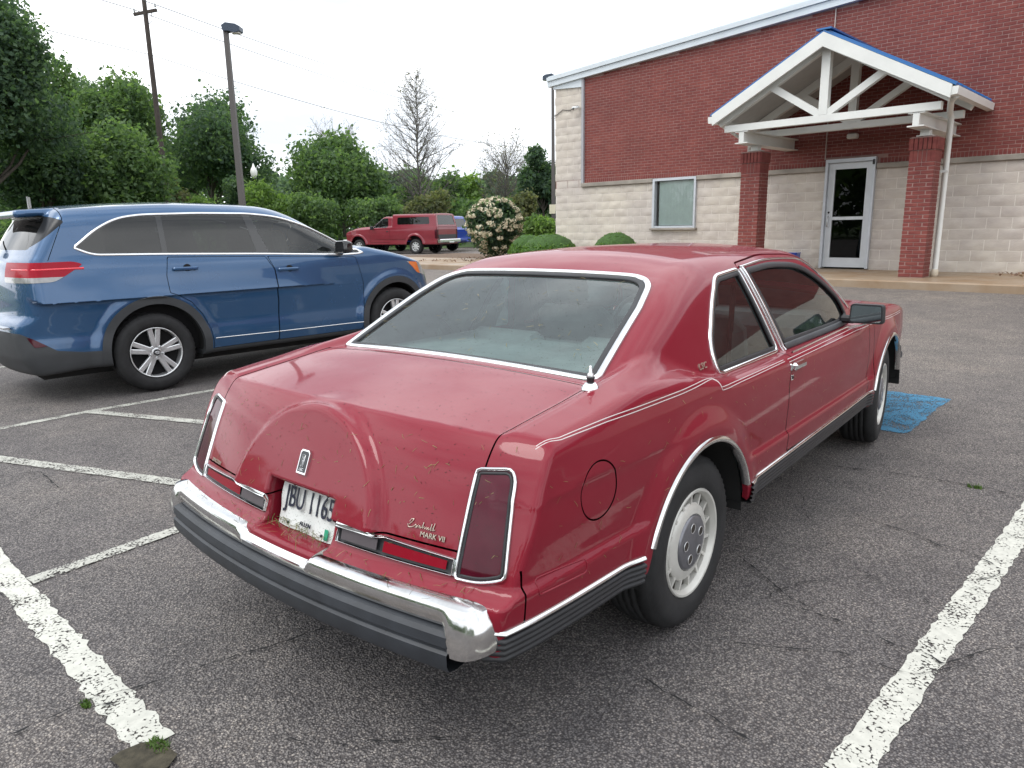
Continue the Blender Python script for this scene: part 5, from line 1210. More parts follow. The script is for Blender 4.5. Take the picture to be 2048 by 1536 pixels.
# window
w = empty('window', (0, 0, 0), parent=BLD); a, b, c, d = WIN
mb = MB(); mb.box((a+.03, -.04, (c+d)/2), (.06, .14, d-c)); mb.box((b-.025, -.04, (c+d)/2), (.05, .14, d-c)); mb.box(((a+b)/2, -.04, d-.03), (b-a-.11, .139, .06)); mb.box(((a+b)/2, -.03, c+.075), (b-a-.11, .12, .05)); mb.build('frame', M['alu'], w)
mb = MB(); mb.box(((a+b)/2, -.075, c+.02), (b-a+.10, .16, .055), bev=.01); mb.build('sill', M['ledge'], w)
mb = MB(); mb.add([(a+.055, .02, c+.10), (b-.05, .02, c+.10), (b-.05, .02, d-.06), (a+.055, .02, d-.06)], [(0, 1, 2, 3)]); mb.build('pane', M['win_glass'], w)
for i in range(13):
    x = a+.16+i*.086
    if x > b-.08: break
    mb = MB(); mb.box((0, 0, 0), (.082, .004, d-c-.18), rz=.05); mb.build('blind_slat', M['blind'], w, loc=(x, .04, (c+d)/2+.02))
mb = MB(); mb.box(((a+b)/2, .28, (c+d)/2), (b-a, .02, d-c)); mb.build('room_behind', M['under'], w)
# door
w = empty('door', (0, 0, 0), parent=BLD); a, b, c, d = DOOR
mb = MB(); mb.box((a+.025, -.05, (c+d)/2), (.05, .16, d-c)); mb.box((b-.025, -.05, (c+d)/2), (.05, .16, d-c)); mb.box(((a+b)/2, -.05, d-.035), (b-a-.10, .159, .07)); mb.build('frame', M['alu'], w)
L0, L1 = a+.055, b-.055; mb = MB(); zt = d-.075
mb.box((L0+.065, -.03, (c+.02+zt)/2), (.13, .05, zt-c-.02)); mb.box((L1-.065, -.03, (c+.02+zt)/2), (.13, .05, zt-c-.02)); mb.box(((a+b)/2, -.03, zt-.065), (L1-L0-.26, .049, .13)); mb.box(((a+b)/2, -.03, c+.12), (L1-L0-.26, .049, .20)); mb.box(((a+b)/2, -.03, 1.535), (L1-L0-.26, .06, .065)); mb.build('leaf', plain('pale_door_metal', (.62, .65, .68), .4, .2, var=.05), w)
for z0, z1 in ((c+.22, 1.503), (1.567, zt-.13)):
    mb = MB(); mb.add([(L0+.13, -.025, z0), (L1-.13, -.025, z0), (L1-.13, -.025, z1), (L0+.13, -.025, z1)], [(0, 1, 2, 3)]); mb.build('pane', M['door_glass'], w)
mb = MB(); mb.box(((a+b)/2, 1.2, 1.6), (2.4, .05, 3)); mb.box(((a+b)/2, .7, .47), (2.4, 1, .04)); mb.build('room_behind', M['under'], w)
mb = MB(); mb.tube([(L0+.055, -.055, 1.36), (L0+.055, -.11, 1.38), (L0+.055, -.11, 1.56), (L0+.055, -.055, 1.58)], .011, 8); h = mb.build('handle', M['silver'], w)
mb = MB(); mb.lathe([(.022, -.062), (.02, -.07), (0, -.07)], 14, 'Y', c=(L0+.055, 0, 1.66)); mb.build('lock', M['dark'], w)
mb = MB(); mb.box((b-.035, -.14, d-.10), (.04, .03, .10), bev=.006); mb.build('hinge_cover', M['black_plastic'], w)
# security camera, cable and soffit lamp
cm = empty('security_camera', (-10.83, -.06, 4.60), parent=BLD); mb = MB(); mb.box((0, -.05, .0), (.05, .10, .05), bev=.008); mb.build('bracket', M['white_metal'], cm)
mb = MB(); mb.box((-.05, -.14, -.02), (.17, .08, .07), bev=.02); hb = mb.build('housing', M['white_metal'], cm); mb = MB(); mb.lathe([(.028, -.19), (.024, -.20), (0, -.20)], 14, 'Y', c=(-.06, 0, -.05)); mb.build('lens', M['dark'], cm)
mb = MB(); mb.tube([(-11.70, -.075, 4.47), (-11.58, -.075, 4.50), (-11.40, -.075, 4.60), (-11.28, -.075, 4.575), (-11.12, -.075, 4.56), (-10.98, -.075, 4.64), (-10.86, -.075, 4.64)], .010, 6); mb.build('camera_cable', M['black_plastic'], BLD)
mb = MB(); mb.box((-3.62, -.12, 3.18), (.20, .16, .10), bev=.02); mb.build('wall_lamp', M['white_metal'], BLD)
# ------------------------------------------------------------------ entrance canopy
CAN = empty('entrance_canopy', bo, ANG, 'white timber gable canopy with blue metal roof over the door', 'canopy')
CX, RZ, HS, EZ, YF0 = -3.36, 4.70, 2.08, 3.56, -2.62; SL = (RZ-EZ)/HS
for sg in (1, -1):
    g = lambda x, z: (CX+sg*x, z)
    mb = MB(); mb.prism([g(0, RZ), g(HS, EZ), g(HS-.015, EZ-.20), g(.0, RZ-.235)], YF0-.05, YF0); mb.build('barge_board', M['portico_white'], CAN, fix=True)
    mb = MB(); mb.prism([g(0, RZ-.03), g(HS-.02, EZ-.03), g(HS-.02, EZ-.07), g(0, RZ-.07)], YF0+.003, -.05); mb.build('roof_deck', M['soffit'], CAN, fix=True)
    mb = MB(); mb.prism([g(0, RZ+.035), g(HS+.05, EZ+.010), g(HS+.05, EZ-.02), g(0, RZ+.004)], YF0-.03, -.06); rs_ = mb.build('roof_sheet', M['roof_blue'], CAN, fix=True)
    for k in range(9):
        y = YF0+.05+k*.30; mb = MB(); mb.bar((CX, y, RZ+.045), (CX+sg*(HS+.05), y, EZ+.02), .035, .035); mb.build('roof_rib', M['roof_blue'], rs_)
    mb = MB(); mb.prism([(CX+sg*(HS-.02)+q, z) for q, z in ((0, EZ-.03), (sg*.11, EZ-.03), (sg*.11, EZ-.06), (sg*.10, EZ-.15), (0, EZ-.16))], YF0-.03, -.06); mb.build('gutter', M['portico_white'], CAN, fix=True)
    bs = CX+sg*1.545
    mb = MB(); mb.box((bs, -1.25, 3.115), (.10, 2.4, .205)); mb.box((bs, -1.25, 3.005), (.26, 2.4, .02)); mb.box((bs, -1.25, 3.215), (.26, 2.4, .02)); mb.build('eaves_beam', M['portico_white'], CAN)
    mb = MB(); mb.box((bs, -1.79, 2.945), (.15, .15, .11)); mb.box((bs, -1.79, 2.895), (.24, .24, .015)); mb.build('post_stub', M['portico_white'], CAN)
for y, in ((-2.40,), (-.95,)):
    tr = empty('roof_truss', (0, 0, 0), parent=CAN)
    mb = MB(); mb.box((CX, y, 3.29), (3.80, .13, .125)); mb.build('tie_beam', M['portico_white'], tr)
    mb = MB(); mb.bar((CX, y, 3.355), (CX, y, RZ-.10), .15, .13, up=(0, 1, 0)); mb.build('king_post', M['portico_white'], tr)
    for sg in (1, -1):
        mb = MB(); mb.bar((CX+sg*.07, y, 3.37), (CX+sg*1.03, y, 3.98), .12, .11, up=(0, 1, 0)); mb.build('strut', M['portico_white'], tr)
        mb = MB(); mb.bar((CX, y, RZ-.155), (CX+sg*(HS-.05), y, EZ-.155), .15, .12, up=(0, 1, 0)); mb.build('rafter', M['portico_white'], tr)
mb = MB(); mb.bar((CX, YF0-.05, RZ+.05), (CX, -.06, RZ+.05), .26, .03); mb.build('ridge_cap', M['roof_blue'], CAN)
for pts, nm in (([(-1.26, -2.42, 3.42), (-1.36, -2.3, 3.36), (-1.53, -1.6, 3.27), (-1.545, -1.42, 3.20), (-1.545, -1.42, .62), (-1.54, -1.46, .52)], 'downpipe'), ([(-5.46, -2.3, 3.42), (-5.30, -1.8, 3.2), (-5.135, -1.62, 3.05), (-5.135, -1.62, .50)], 'downpipe')):
    mb = MB(); mb.tube(pts, .05 if nm == 'downpipe' and pts[0][0] > -3 else .03, 12); dp = mb.build(nm, M['portico_white'], CAN)
    mb = MB(); x, y, z = pts[-1]; mb.lathe([(.05, -.03), (.066, .0), (.066, .07), (.05, .10)], 14, 'Z', c=(x, y, .50)); mb.build('shoe', plain('cream_pipe_shoe', (.62, .55, .44), .5), dp)
    mb = MB(); mb.box((x-.03 if x > -3 else x+.03, y, 2.30), (.14, .03, .04)); mb.build('strap', M['portico_white'], dp)
# brick pillars
def pillar(label, s):
    rt = empty('brick_pillar', Vector((*st(s, TF-1.79), .472)), ANG, label, 'pillar', 'brick pillars of the entrance canopy')
    mb = MB(); mb.box((0, 0, 1.20), (.392, .392, 2.40)); mb.build('mortar_core', M['mortar'], rt)
    n = 29; H = .2032
    full = FULLB; cap = CAPB
    for r in range(n):
        z = .0677*(r+.5)+.008
        for q in range(4):
            a = q*math.pi/2; ca, sa = math.cos(a), math.sin(a)
            if (r+q) % 2 == 0: off = [(-.1016, full, 1.0), (.1016, full, 1.0)]
            else: off = [(0, full, 1.0)]
            for dx, me, sx_ in off:
                x, y = dx, -.2032
                o = link('brick', me, None, rt, (x*ca-y*sa, x*sa+y*ca, z)); o.rotation_euler.z = a
    for lev, out in ((0, 0.0), (1, .022)):
        for q in range(4):
            a = q*math.pi/2; ca, sa = math.cos(a), math.sin(a)
            for i in range(6):
                x, y = (i-2.5)*(.0677+out*.12), -.2032-out; o = link('brick', cap, None, rt, (x*ca-y*sa, x*sa+y*ca, .0677*n+.008+.2032*(lev+.5))); o.rotation_euler.z = a
    mb = MB(); mb.box((0, 0, .0677*n+.008+.4064+.006), (.43, .43, .012)); mb.build('cap_mortar', M['mortar'], rt)
    return rt
FULLB = brick_mesh(BL, .09, BH, 'brick'); FULLB.materials.append(M['brick']); CAPB = brick_mesh(.0575, .09, .193, 'brick'); CAPB.materials.append(M['brick'])
pillar('left brick pillar of the canopy, nearer the window', -4.905); pillar('right brick pillar of the canopy, beside the white downpipe', -1.79)
mb = MB(); P0 = Vector((*st(-4.62, 14.9), .472)); 
bb = empty('recycling_box', P0, ANG, 'small blue plastic box standing by the wall near the door', 'box')
mb.prism([(-.12, 0), (.12, 0), (.14, .33), (-.14, .33)], -.10, .10); mb.build('tub', M['truck_blue'], bb, fix=True); mb = MB(); mb.box((0, 0, .34), (.30, .22, .025), bev=.008); mb.build('lid', M['truck_blue'], bb)
# ------------------------------------------------------------------ trees, shrubs
def leaf_mat(name, c1, c2, c3, tr=.3):
    t = NT(name); g = t.new('NewGeometry'); P = g.outputs['Position']
    f = t.math('ADD', t.math('MULTIPLY', g.outputs['Random Per Island'], .55), t.math('MULTIPLY', t.noise(.55, 4, .6, P), .75))
    c = t.ramp(f, [(.25, c1), (.58, c2), (.92, c3)])
    p = t.new('BsdfPrincipled'); t.l(c, p.inputs['Base Color']); p.inputs['Roughness'].default_value = .55; p.inputs['Specular IOR Level'].default_value = .3
    tl = t.new('BsdfTranslucent'); t.l(t.mix(1.0, c, (1.9, 2.0, .9), 'MULTIPLY'), tl.inputs['Color']); ms = t.new('MixShader'); ms.inputs[0].default_value = tr
    t.l(p.outputs[0], ms.inputs[1]); t.l(tl.outputs[0], ms.inputs[2]); t.l(ms.outputs[0], t.out.inputs['Surface']); return t.m
LM = {'dark': leaf_mat('dark_leaves', (.030, .060, .044), (.058, .104, .068), (.105, .165, .096), .5),
      'mid': leaf_mat('mid_green_leaves', (.045, .088, .046), (.084, .144, .068), (.15, .225, .104), .5),
      'light': leaf_mat('fresh_green_leaves', (.058, .108, .036), (.110, .186, .056), (.19, .28, .095), .5),
      'olive': leaf_mat('olive_leaves', (.062, .082, .042), (.110, .130, .070), (.20, .195, .115), .5),
      'blue': leaf_mat('haze_tinted_leaves', (.070, .120, .092), (.108, .168, .126), (.16, .225, .165), .5),  # bluish, lifted green: distance haze put into the leaf colour
      'hedge': leaf_mat('clipped_shrub_leaves', (.038, .092, .020), (.08, .16, .036), (.14, .24, .06), .35),
      'twig': leaf_mat('sparse_spring_leaves', (.09, .085, .06), (.14, .15, .09), (.20, .17, .12))}
M['bark'] = plain('bark', (.075, .065, .055), .95, var=.35, vs=6, bump=.6, bs=30)
M['bark_pale'] = plain('grey_bark', (.14, .13, .122), .95, var=.3, vs=5)
M['petal'] = (lambda t: (t.pbr(t.ramp(t.new('NewGeometry').outputs['Random Per Island'], [(.1, (.42, .37, .24)), (.5, (.66, .60, .44)), (.95, (.80, .74, .58))]), .7), t.m)[1])(NT('cream_blossom'))
def leaf_cloud(P, N, size, rng, flat=.5):
    """one folded leaf per point"""
    n = len(P); a = unit(rng.normal(size=(n, 3))+N*flat); b = unit(np.cross(a, rng.normal(size=(n, 3)))); c = np.cross(a, b)*rng.uniform(.6, 1.6, (n, 1))
    s = size*rng.uniform(.45, 1.6, (n, 1)); V = np.stack([P-b*s, P+c*s*.55+a*s*.18, P+b*s, P-c*s*.55+a*s*.18], 1).reshape(-1, 3); k = np.arange(n)*4
    return V, np.concatenate([np.stack([k, k+1, k+2], 1), np.stack([k, k+2, k+3], 1)])
def seg_mesh(name, segs, sides=5):
    A = np.array([s[0] for s in segs]); B = np.array([s[1] for s in segs]); ra = np.array([s[2] for s in segs]); rb = np.array([s[3] for s in segs])
    t = unit(B-A); u = unit(np.cross(t, np.array([.31, .22, .92])+0*t)); w = np.cross(t, u); V = []
    for P, r in ((A, ra), (B, rb)):
        for k in range(sides):
            an = 2*math.pi*k/sides; V.append(P+(u*math.cos(an)+w*math.sin(an))*r[:, None])
    V = np.stack(V, 1).reshape(-1, 3); base = np.arange(len(segs))*2*sides; F = []
    for k in range(sides): k2 = (k+1) % sides; F.append(np.stack([base+k, base+k2, base+sides+k2, base+sides+k], 1))
    return mesh_np(name, V, np.concatenate(F), True)
def lobes(rng, R, zc, rz, n, low=.0):
    out = []
    for i in range(n):
        d = rng.normal(size=3); d /= np.linalg.norm(d); d[2] = d[2] if d[2] > -.5 else -.5*d[2]; q = rng.uniform(.35, .80)
        out.append((np.array([d[0]*R*q, d[1]*R*q, zc+d[2]*rz*q]), R*rng.uniform(.30, .50)))
    return out
def tree(label, x, y, h, R, tone, leaves=6000, size=.20, crown_base=.25, seed=0, cat='tree', name='leafy_tree', group=None, nl=16, bark='bark', gaps=.0):
    rng = np.random.default_rng(seed+11); z0 = gz(x, y)+.0; rt = empty(name, (x, y, z0), 0, label, cat, group)
    leaves = int(leaves*2.5); size = size*.62; zb = h*crown_base; zc = (h+zb)/2; rz = (h-zb)/2; lb = lobes(rng, R, zc, rz, nl); tot = sum(r**2 for _, r in lb); Pp = []; Nn = []
    for c, r in lb:
        m = int(leaves*r*r/tot); d = unit(rng.normal(size=(m, 3))); q = np.where(rng.uniform(size=(m, 1)) < .12, rng.uniform(.9, 1.38, (m, 1)), rng.uniform(.35, 1.05, (m, 1))**.6); sq = np.array([1, 1, min(1.0, rz/R*1.0+.15)])
        wob = 1+.22*np.sin(d[:, :1]*5+c[0])*np.cos(d[:, 2:]*6+c[1]); Pp.append(c+d*q*r*wob*sq); Nn.append(d)
    P = np.concatenate(Pp); N = np.concatenate(Nn); k = P[:, 2] > .15; V, F = leaf_cloud(P[k], N[k], size, rng, .9)
    cr = link('crown', mesh_np('crown', V, F, False), LM[tone], rt)
    tr = max(.07, h*.018); segs = []; p = np.zeros(3); top = zc+rz*.35; n = 8; pts = [np.array([math.sin(i*1.7+seed)*.02*h*i/n, math.cos(i*1.3+seed)*.02*h*i/n, top*i/n]) for i in range(n+1)]
    for i in range(n): segs.append((pts[i], pts[i+1], tr*(1.25 if i == 0 else 1-.09*i), tr*(1-.09*(i+1))))
    for c, r in lb:
        s = pts[int(np.clip(c[2]/top*n*.62, 1, n-1))]; mid = s*.45+c*.55+np.array([0, 0, -.08*h*.3]); segs += [(s, mid, tr*.42, tr*.26), (mid, c, tr*.26, tr*.10)]
        for _ in range(3): segs.append((c*.6+mid*.4, c+rng.normal(size=3)*r*.5, tr*.13, tr*.04))
    link('trunk', seg_mesh('trunk', segs, 6), M[bark], rt); return rt
def bare_tree(label, x, y, h, R, conical=True, seed=0, leaf=900, group=None):
    leaf = leaf*2; R = R*1.15
    rng = np.random.default_rng(seed+5); rt = empty('bare_tree', (x, y, gz(x, y)), 0, label, 'tree', group); segs = []; ends = []
    tr = h*.011
    def grow(p, d, ln, r, lev):
        n = 4 if lev < 2 else 3; q = p.copy(); dd = d.copy()
        for i in range(n):
            dd = dd+rng.normal(size=3)*(.10 if lev else .03)+np.array([0, 0, .07 if lev else .02]); dd /= np.linalg.norm(dd); e = q+dd*ln/n
            r2 = r*(1-.75*(i+1)/n) if lev else r*(1-.9*(i+1)/n); segs.append((q, e, r*(1-.75*i/n) if lev else r, max(r2, .006))); 
            if lev in (1, 2):
                for _ in range(2 if lev == 1 else 2):
                    a = rng.normal(size=3); a -= dd*a.dot(dd); a /= np.linalg.norm(a); nd = dd*.75+a*.62; nd /= np.linalg.norm(nd); grow(q+(e-q)*rng.uniform(0, 1), nd, ln*rng.uniform(.32, .55)*(1-.12*i), max(r*.45*(1-.2*i), .007), lev+1)
            q = e
        ends.append(q)
    zb = h*.16; pts = [np.array([0, 0, h*i/10.])+np.array([rng.normal()*.05, rng.normal()*.05, 0])*(i > 0) for i in range(11)]
    for i in range(10): segs.append((pts[i], pts[i+1], tr*(1-.095*i), tr*(1-.095*(i+1))))
    nb = 64 if conical else 44
    for i in range(nb):
        z = zb+(h*.97-zb)*(i/nb)**.9 if conical else zb+h*.5*(i/nb); a = i*2.4+rng.uniform(-.4, .4); fr = (z-zb)/(h-zb)
        env = (R*(1-fr)**.75+.25) if conical else R*math.sqrt(max(.1, 1-(fr*1.3-.35)**2)); up = .75 if conical else .9+fr
        d = np.array([math.cos(a), math.sin(a), up]); d /= np.linalg.norm(d); grow(np.array([0, 0, z]), d, env*1.35 if conical else env*1.25, tr*.42*(1-.6*fr), 1)
    link('trunk', seg_mesh('trunk', segs, 4), M['bark_pale'], rt)
    E = np.array(ends); P = E[rng.integers(0, len(E), leaf)]+rng.normal(size=(leaf, 3))*.16; V, F = leaf_cloud(P, np.zeros_like(P)+[0, 0, 1.], .045, rng); link('crown', mesh_np('crown', V, F, False), LM['twig'], rt); return rt
def spot(u, Z):
    cy, sy = math.cos(CAMP['yaw']), math.sin(CAMP['yaw']); cp = math.cos(CAMP['pitch']); h = (u-1024)/1434.4*Z; f = Z/cp*(1-.0)
    return (CAMP['loc'][0]-sy*f*.985+cy*h, CAMP['loc'][1]+cy*f*.985+sy*h)
def top_h(u, v, Z): return 1.4875+(458.4-.0121*(u-100)-v)*Z/1434.4
def planted(label, u, Z, v, hw, tone, leaves, size, cb=.2, seed=0, **k):
    x, y = spot(u, Z); return tree(label, x, y, top_h(u, v, Z)-gz(x, y)-.0, hw*Z/1434.4, tone, leaves, size, cb, seed, **k)
G1 = 'trees along the edge of the car park'
planted('tall dark tree filling the far left edge of the view', 10, 30, -45, 165, 'dark', 34000, .14, .06, 1, group=G1, nl=40)
planted('dark broad tree right behind the sign post, left of the utility pole', 110, 35, 150, 105, 'dark', 14000, .16, .0, 21, group=G1, nl=26)
planted('mid green tree peeping between tall dark tree and utility pole', 150, 46, 98, 90, 'mid', 13000, .19, .05, 2, group=G1, nl=24)
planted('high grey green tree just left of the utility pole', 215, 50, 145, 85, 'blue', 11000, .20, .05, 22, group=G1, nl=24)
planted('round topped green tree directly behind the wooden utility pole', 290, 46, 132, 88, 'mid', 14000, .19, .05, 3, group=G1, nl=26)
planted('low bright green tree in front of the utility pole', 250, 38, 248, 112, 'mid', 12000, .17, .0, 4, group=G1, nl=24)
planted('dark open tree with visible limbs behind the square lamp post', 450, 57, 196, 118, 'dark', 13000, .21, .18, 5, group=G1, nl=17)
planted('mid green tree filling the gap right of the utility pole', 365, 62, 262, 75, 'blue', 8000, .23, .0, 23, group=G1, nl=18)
planted('big bushy green tree topped by bare shoots behind the red pickup', 700, 48, 268, 104, 'mid', 15000, .19, .0, 7, group=G1, nl=28)
planted('dark narrow evergreen at the left shoulder of the bushy tree', 632, 55, 300, 36, 'dark', 4500, .18, .03, 8, group=G1, nl=10)
planted('dark green tree against the left corner of the building', 1092, 46, 290, 52, 'dark', 7500, .19, .0, 9, group=G1, nl=18)
planted('pale green tree between the bare cone tree and the bare round tree', 938, 62, 330, 56, 'light', 6000, .24, .0, 10, group=G1, nl=14)
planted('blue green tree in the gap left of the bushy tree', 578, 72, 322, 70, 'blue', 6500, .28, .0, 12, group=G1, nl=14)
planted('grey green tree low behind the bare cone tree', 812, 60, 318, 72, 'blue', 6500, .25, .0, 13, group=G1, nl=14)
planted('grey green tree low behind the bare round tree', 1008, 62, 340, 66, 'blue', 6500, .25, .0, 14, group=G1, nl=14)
planted('mid green tree low behind the red pickup bed', 880, 56, 345, 70, 'mid', 6500, .22, .0, 15, group=G1, nl=14)
x, y = spot(850, 52); bare_tree('tall cone shaped tree almost bare of leaves', x, y, top_h(850, 168, 52), 68*52/1434, True, 1, 900, 'bare trees')
x, y = spot(1020, 52); bare_tree('rounded tree almost bare of leaves near the building', x, y, top_h(1020, 255, 52), 52*52/1434, False, 2, 1200, 'bare trees')
x, y = spot(690, 50); bare_tree('thin bare shoots rising out of the bushy green tree', x, y, top_h(690, 238, 50), 60*50/1434, False, 3, 300, 'bare trees')
G2 = 'shrubs below the trees'
for i, (u, Z, v, hw, tone, lab) in enumerate([(430, 40, 378, 45, 'light', 'bright green shrub at the foot of the square lamp post'), (560, 41, 362, 62, 'light', 'bright green shrub right of the globe lamp'), (640, 40, 372, 55, 'mid', 'mid green shrub behind the blue SUV bonnet'), (760, 42, 378, 58, 'mid', 'dense green shrub directly behind the red pickup cab'),
        (872, 41, 358, 48, 'olive', 'olive shrub with pale tips behind the pickup bed cap'), (1042, 40, 372, 42, 'olive', 'olive shrub between flowering shrub and building corner'), (1088, 34, 424, 36, 'light', 'fresh green bush by the building corner post'), (960, 44, 385, 45, 'mid', 'mid green shrub behind the flowering shrub'), (350, 46, 330, 50, 'olive', 'brownish bare looking thicket right of the utility pole'), (500, 48, 340, 45, 'dark', 'dark shrub behind the globe lamp')]):
    planted(lab, u, Z, v, hw, tone, 4200, .13, .0, 30+i, cat='shrub', name='shrub', group=G2, nl=12)
def woodland(name, ring, tone, h0, n, size, seed):
    rng = np.random.default_rng(seed); P = []
    pts = resample(np.array(ring), 3.0, False)
    for p in pts:
        m = n; hh = h0*(.75+.35*math.sin(p[0]*.31+seed)*math.cos(p[1]*.23)+.15*rng.normal()); q = rng.normal(size=(m, 3))*[2.0, 2.0, 0]; z = rng.uniform(0, 1, m)**.8*hh; w = 1.15-.65*(z/hh)
        P.append(np.stack([p[0]+q[:, 0]*w, p[1]+q[:, 1]*w, gz(*p)+z], 1))
    P = np.concatenate(P); V, F = leaf_cloud(P, np.zeros_like(P)+[0, 0, .6], size, rng); return tag(link(name, mesh_np(name, V, F, False), LM[tone]), kind='stuff')
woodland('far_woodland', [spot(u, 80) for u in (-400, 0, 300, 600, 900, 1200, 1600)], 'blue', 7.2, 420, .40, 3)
woodland('near_undergrowth', [spot(u, 50) for u in (-300, 0, 300, 600, 900, 1150)], 'mid', 3.2, 300, .20, 9)
woodland('far_woodland', [(-48, -24), (-30, -34), (0, -38), (30, -34)], 'mid', 9.0, 420, .42, 4)  # unseen tree line behind the camera, added to darken car reflections
# clipped round shrubs by the wall, flowering shrub
def mound(label, s, t, R, h, seed, leaves=11000):
    x, y = st(s, t); rng = np.random.default_rng(seed); rt = empty('round_shrub', (x, y, .46), 0, label, 'shrub', 'clipped shrubs along the wall')
    d = unit(rng.normal(size=(leaves, 3))); d[:, 2] = np.abs(d[:, 2])*1.0-.12; P = d*[R, R, h]*rng.uniform(.86, 1.03, (leaves, 1)); P[:, 2] = np.maximum(P[:, 2], .02)
    V, F = leaf_cloud(P, d*2, .036, rng, .7); link('crown', mesh_np('crown', V, F, False), LM['hedge'], rt)
    mb = MB()
    for k in range(5): a = k*1.3; mb.tube([(0, 0, -.03), (R*.4*math.cos(a), R*.4*math.sin(a), h*.5)], [.02, .01], 5)
    mb.build('stems', M['bark'], rt)
    m2 = MB(); m2.lathe([(R*.9, 0.0), (R*.88, h*.35), (R*.65, h*.72), (R*.3, h*.88), (0, h*.9)], 20, 'Z'); m2.build('inner_mass', plain('shrub_inner_green', (.045, .095, .022), .95, var=.4, vs=20), rt)
mound('clipped round shrub under the wall, left of the window', -8.68, 13.95, .68, .92, 41); mound('clipped round shrub at the building corner, larger of two', -10.85, 13.95, .88, .90, 42, 15000); mound('clipped round shrub tucked behind the larger corner shrub', -11.95, 14.3, .62, .88, 43)
def flowering(label, x, y, z, R, h):
    rng = np.random.default_rng(77); rt = empty('flowering_shrub', (x, y, z), 0, label, 'shrub'); P = []; N = []; FP = []; FNn = []
    for i in range(250):
        d = rng.normal(size=3); d /= np.linalg.norm(d); fr = .5+.5*d[2]; w = R*(.55+.75*fr-.35*fr*fr*fr); c = np.array([d[0]*w*.92, d[1]*w*.92, h*(.14+.80*fr)]); q = rng.normal(size=(60, 3))*.11; P.append(c+q); N.append(np.tile(d, (60, 1)))
        if rng.uniform() < (.97 if fr > .30 else .55):
            f = c+d*.17; dd = unit(rng.normal(size=(46, 3))); FP.append(f+dd*[.085, .085, .055]*rng.uniform(.6, 1.25)); FNn.append(dd+d)
    V, F = leaf_cloud(np.concatenate(P), np.concatenate(N), .055, rng, .8); link('foliage', mesh_np('foliage', V, F, False), LM['dark'], rt)
    V, F = leaf_cloud(np.concatenate(FP), np.concatenate(FNn), .038, rng, 1.2); tag(link('blossom', mesh_np('blossom', V, F, False), M['petal'], rt), kind='stuff')
    mb = MB()
    for k in range(9): a = k*.7; mb.tube([(.08*math.cos(a), .08*math.sin(a), -.05), (R*.35*math.cos(a), R*.35*math.sin(a), h*.35), (R*.6*math.cos(a), R*.6*math.sin(a), h*.75)], [.02, .015, .006], 5)
    mb.build('stems', M['bark'], rt)
flowering('rounded shrub covered with cream white blossom by the kerb', -14.1, 17.35, .44, .86, 1.92)
# ------------------------------------------------------------------ posts, lamps, wires
M['pole_wood'] = plain('creosoted_pole', (.060, .048, .042), .9, var=.3, vs=4, bump=.5, bs=25); M['lamp_blue'] = plain('bronze_lamp_head', (.045, .060, .085), .4, .4); M['wire'] = plain('wire', (.10, .10, .11), .6); M['galv'] = plain('galvanised_steel', (.42, .43, .43), .45, .6, var=.15)
M['globe'] = plain('white_lamp_globe', (.80, .80, .76), .3)
def base(x, y): return (x, y, gz(x, y))
up_ = empty('utility_pole', base(-42.38, 19.98), math.radians(-20), 'brown wooden utility pole with a cross-arm and insulators', 'utility pole'); mb = MB(); mb.tube([(0, 0, 0), (0, 0, 14.1)], [.19, .12], 10); mb.build('pole', M['pole_wood'], up_)
RV = (math.cos(CAMP['yaw']), math.sin(CAMP['yaw']), 0); ry = CAMP['yaw']+math.radians(20)
mb = MB(); mb.box((0, 0, 13.45), (1.36, .12, .16), M=Matrix.Rotation(ry, 3, 'Z') @ Matrix.Rotation(-.16, 3, 'Y')); mb.build('cross_arm', M['pole_wood'], up_)
dv = Vector((math.cos(ry), math.sin(ry), 0))
for q, z in ((-.62, 13.46), (.60, 13.70), (-.06, 14.1)):
    mb = MB(); p = dv*q; mb.lathe([(.03, z), (.07, z+.06), (.04, z+.12), (.06, z+.18), (.0, z+.24)], 8, 'Z', c=(p.x, p.y, 0)); mb.build('insulator', M['galv'], up_)
mb = MB(); mb.tube([tuple(dv*.35+Vector((0, 0, 13.45))), tuple(dv*.33+Vector((0, 0, 13.0))), (0, 0, 12.75)], .02, 5); mb.build('brace_wire', M['wire'], up_)
for q, z, A, B, lab in ((-.62, 13.6, (-22, -42, 17), (-62, 84, 15.2), 'thin power line on the left end of the cross-arm'), (.60, 13.85, (-19, -42, 17.8), (-59, 84, 15.8), 'thin power line on the right end of the cross-arm'), (0, 11.2, (-22, -42, 15), (-62, 84, 12.2), 'thin telephone line lower on the utility pole')):
    c0 = Vector((-42.38, 19.98, gz(-42.38, 19.98)))+Matrix.Rotation(math.radians(-20), 3, 'Z') @ (dv*q)+Vector((0, 0, z)); pts = []
    for S0, S1 in ((Vector(A), c0), (c0, Vector(B))):
        for i in range(13): t = i/12; p = S0.lerp(S1, t); p.z -= 1.2*4*t*(1-t); pts.append(p)
    mb = MB(); mb.tube(pts[:13]+pts[14:], .020, 4); tag(mb.build('power_line', M['wire']), lab, 'wire', 'overhead wires')
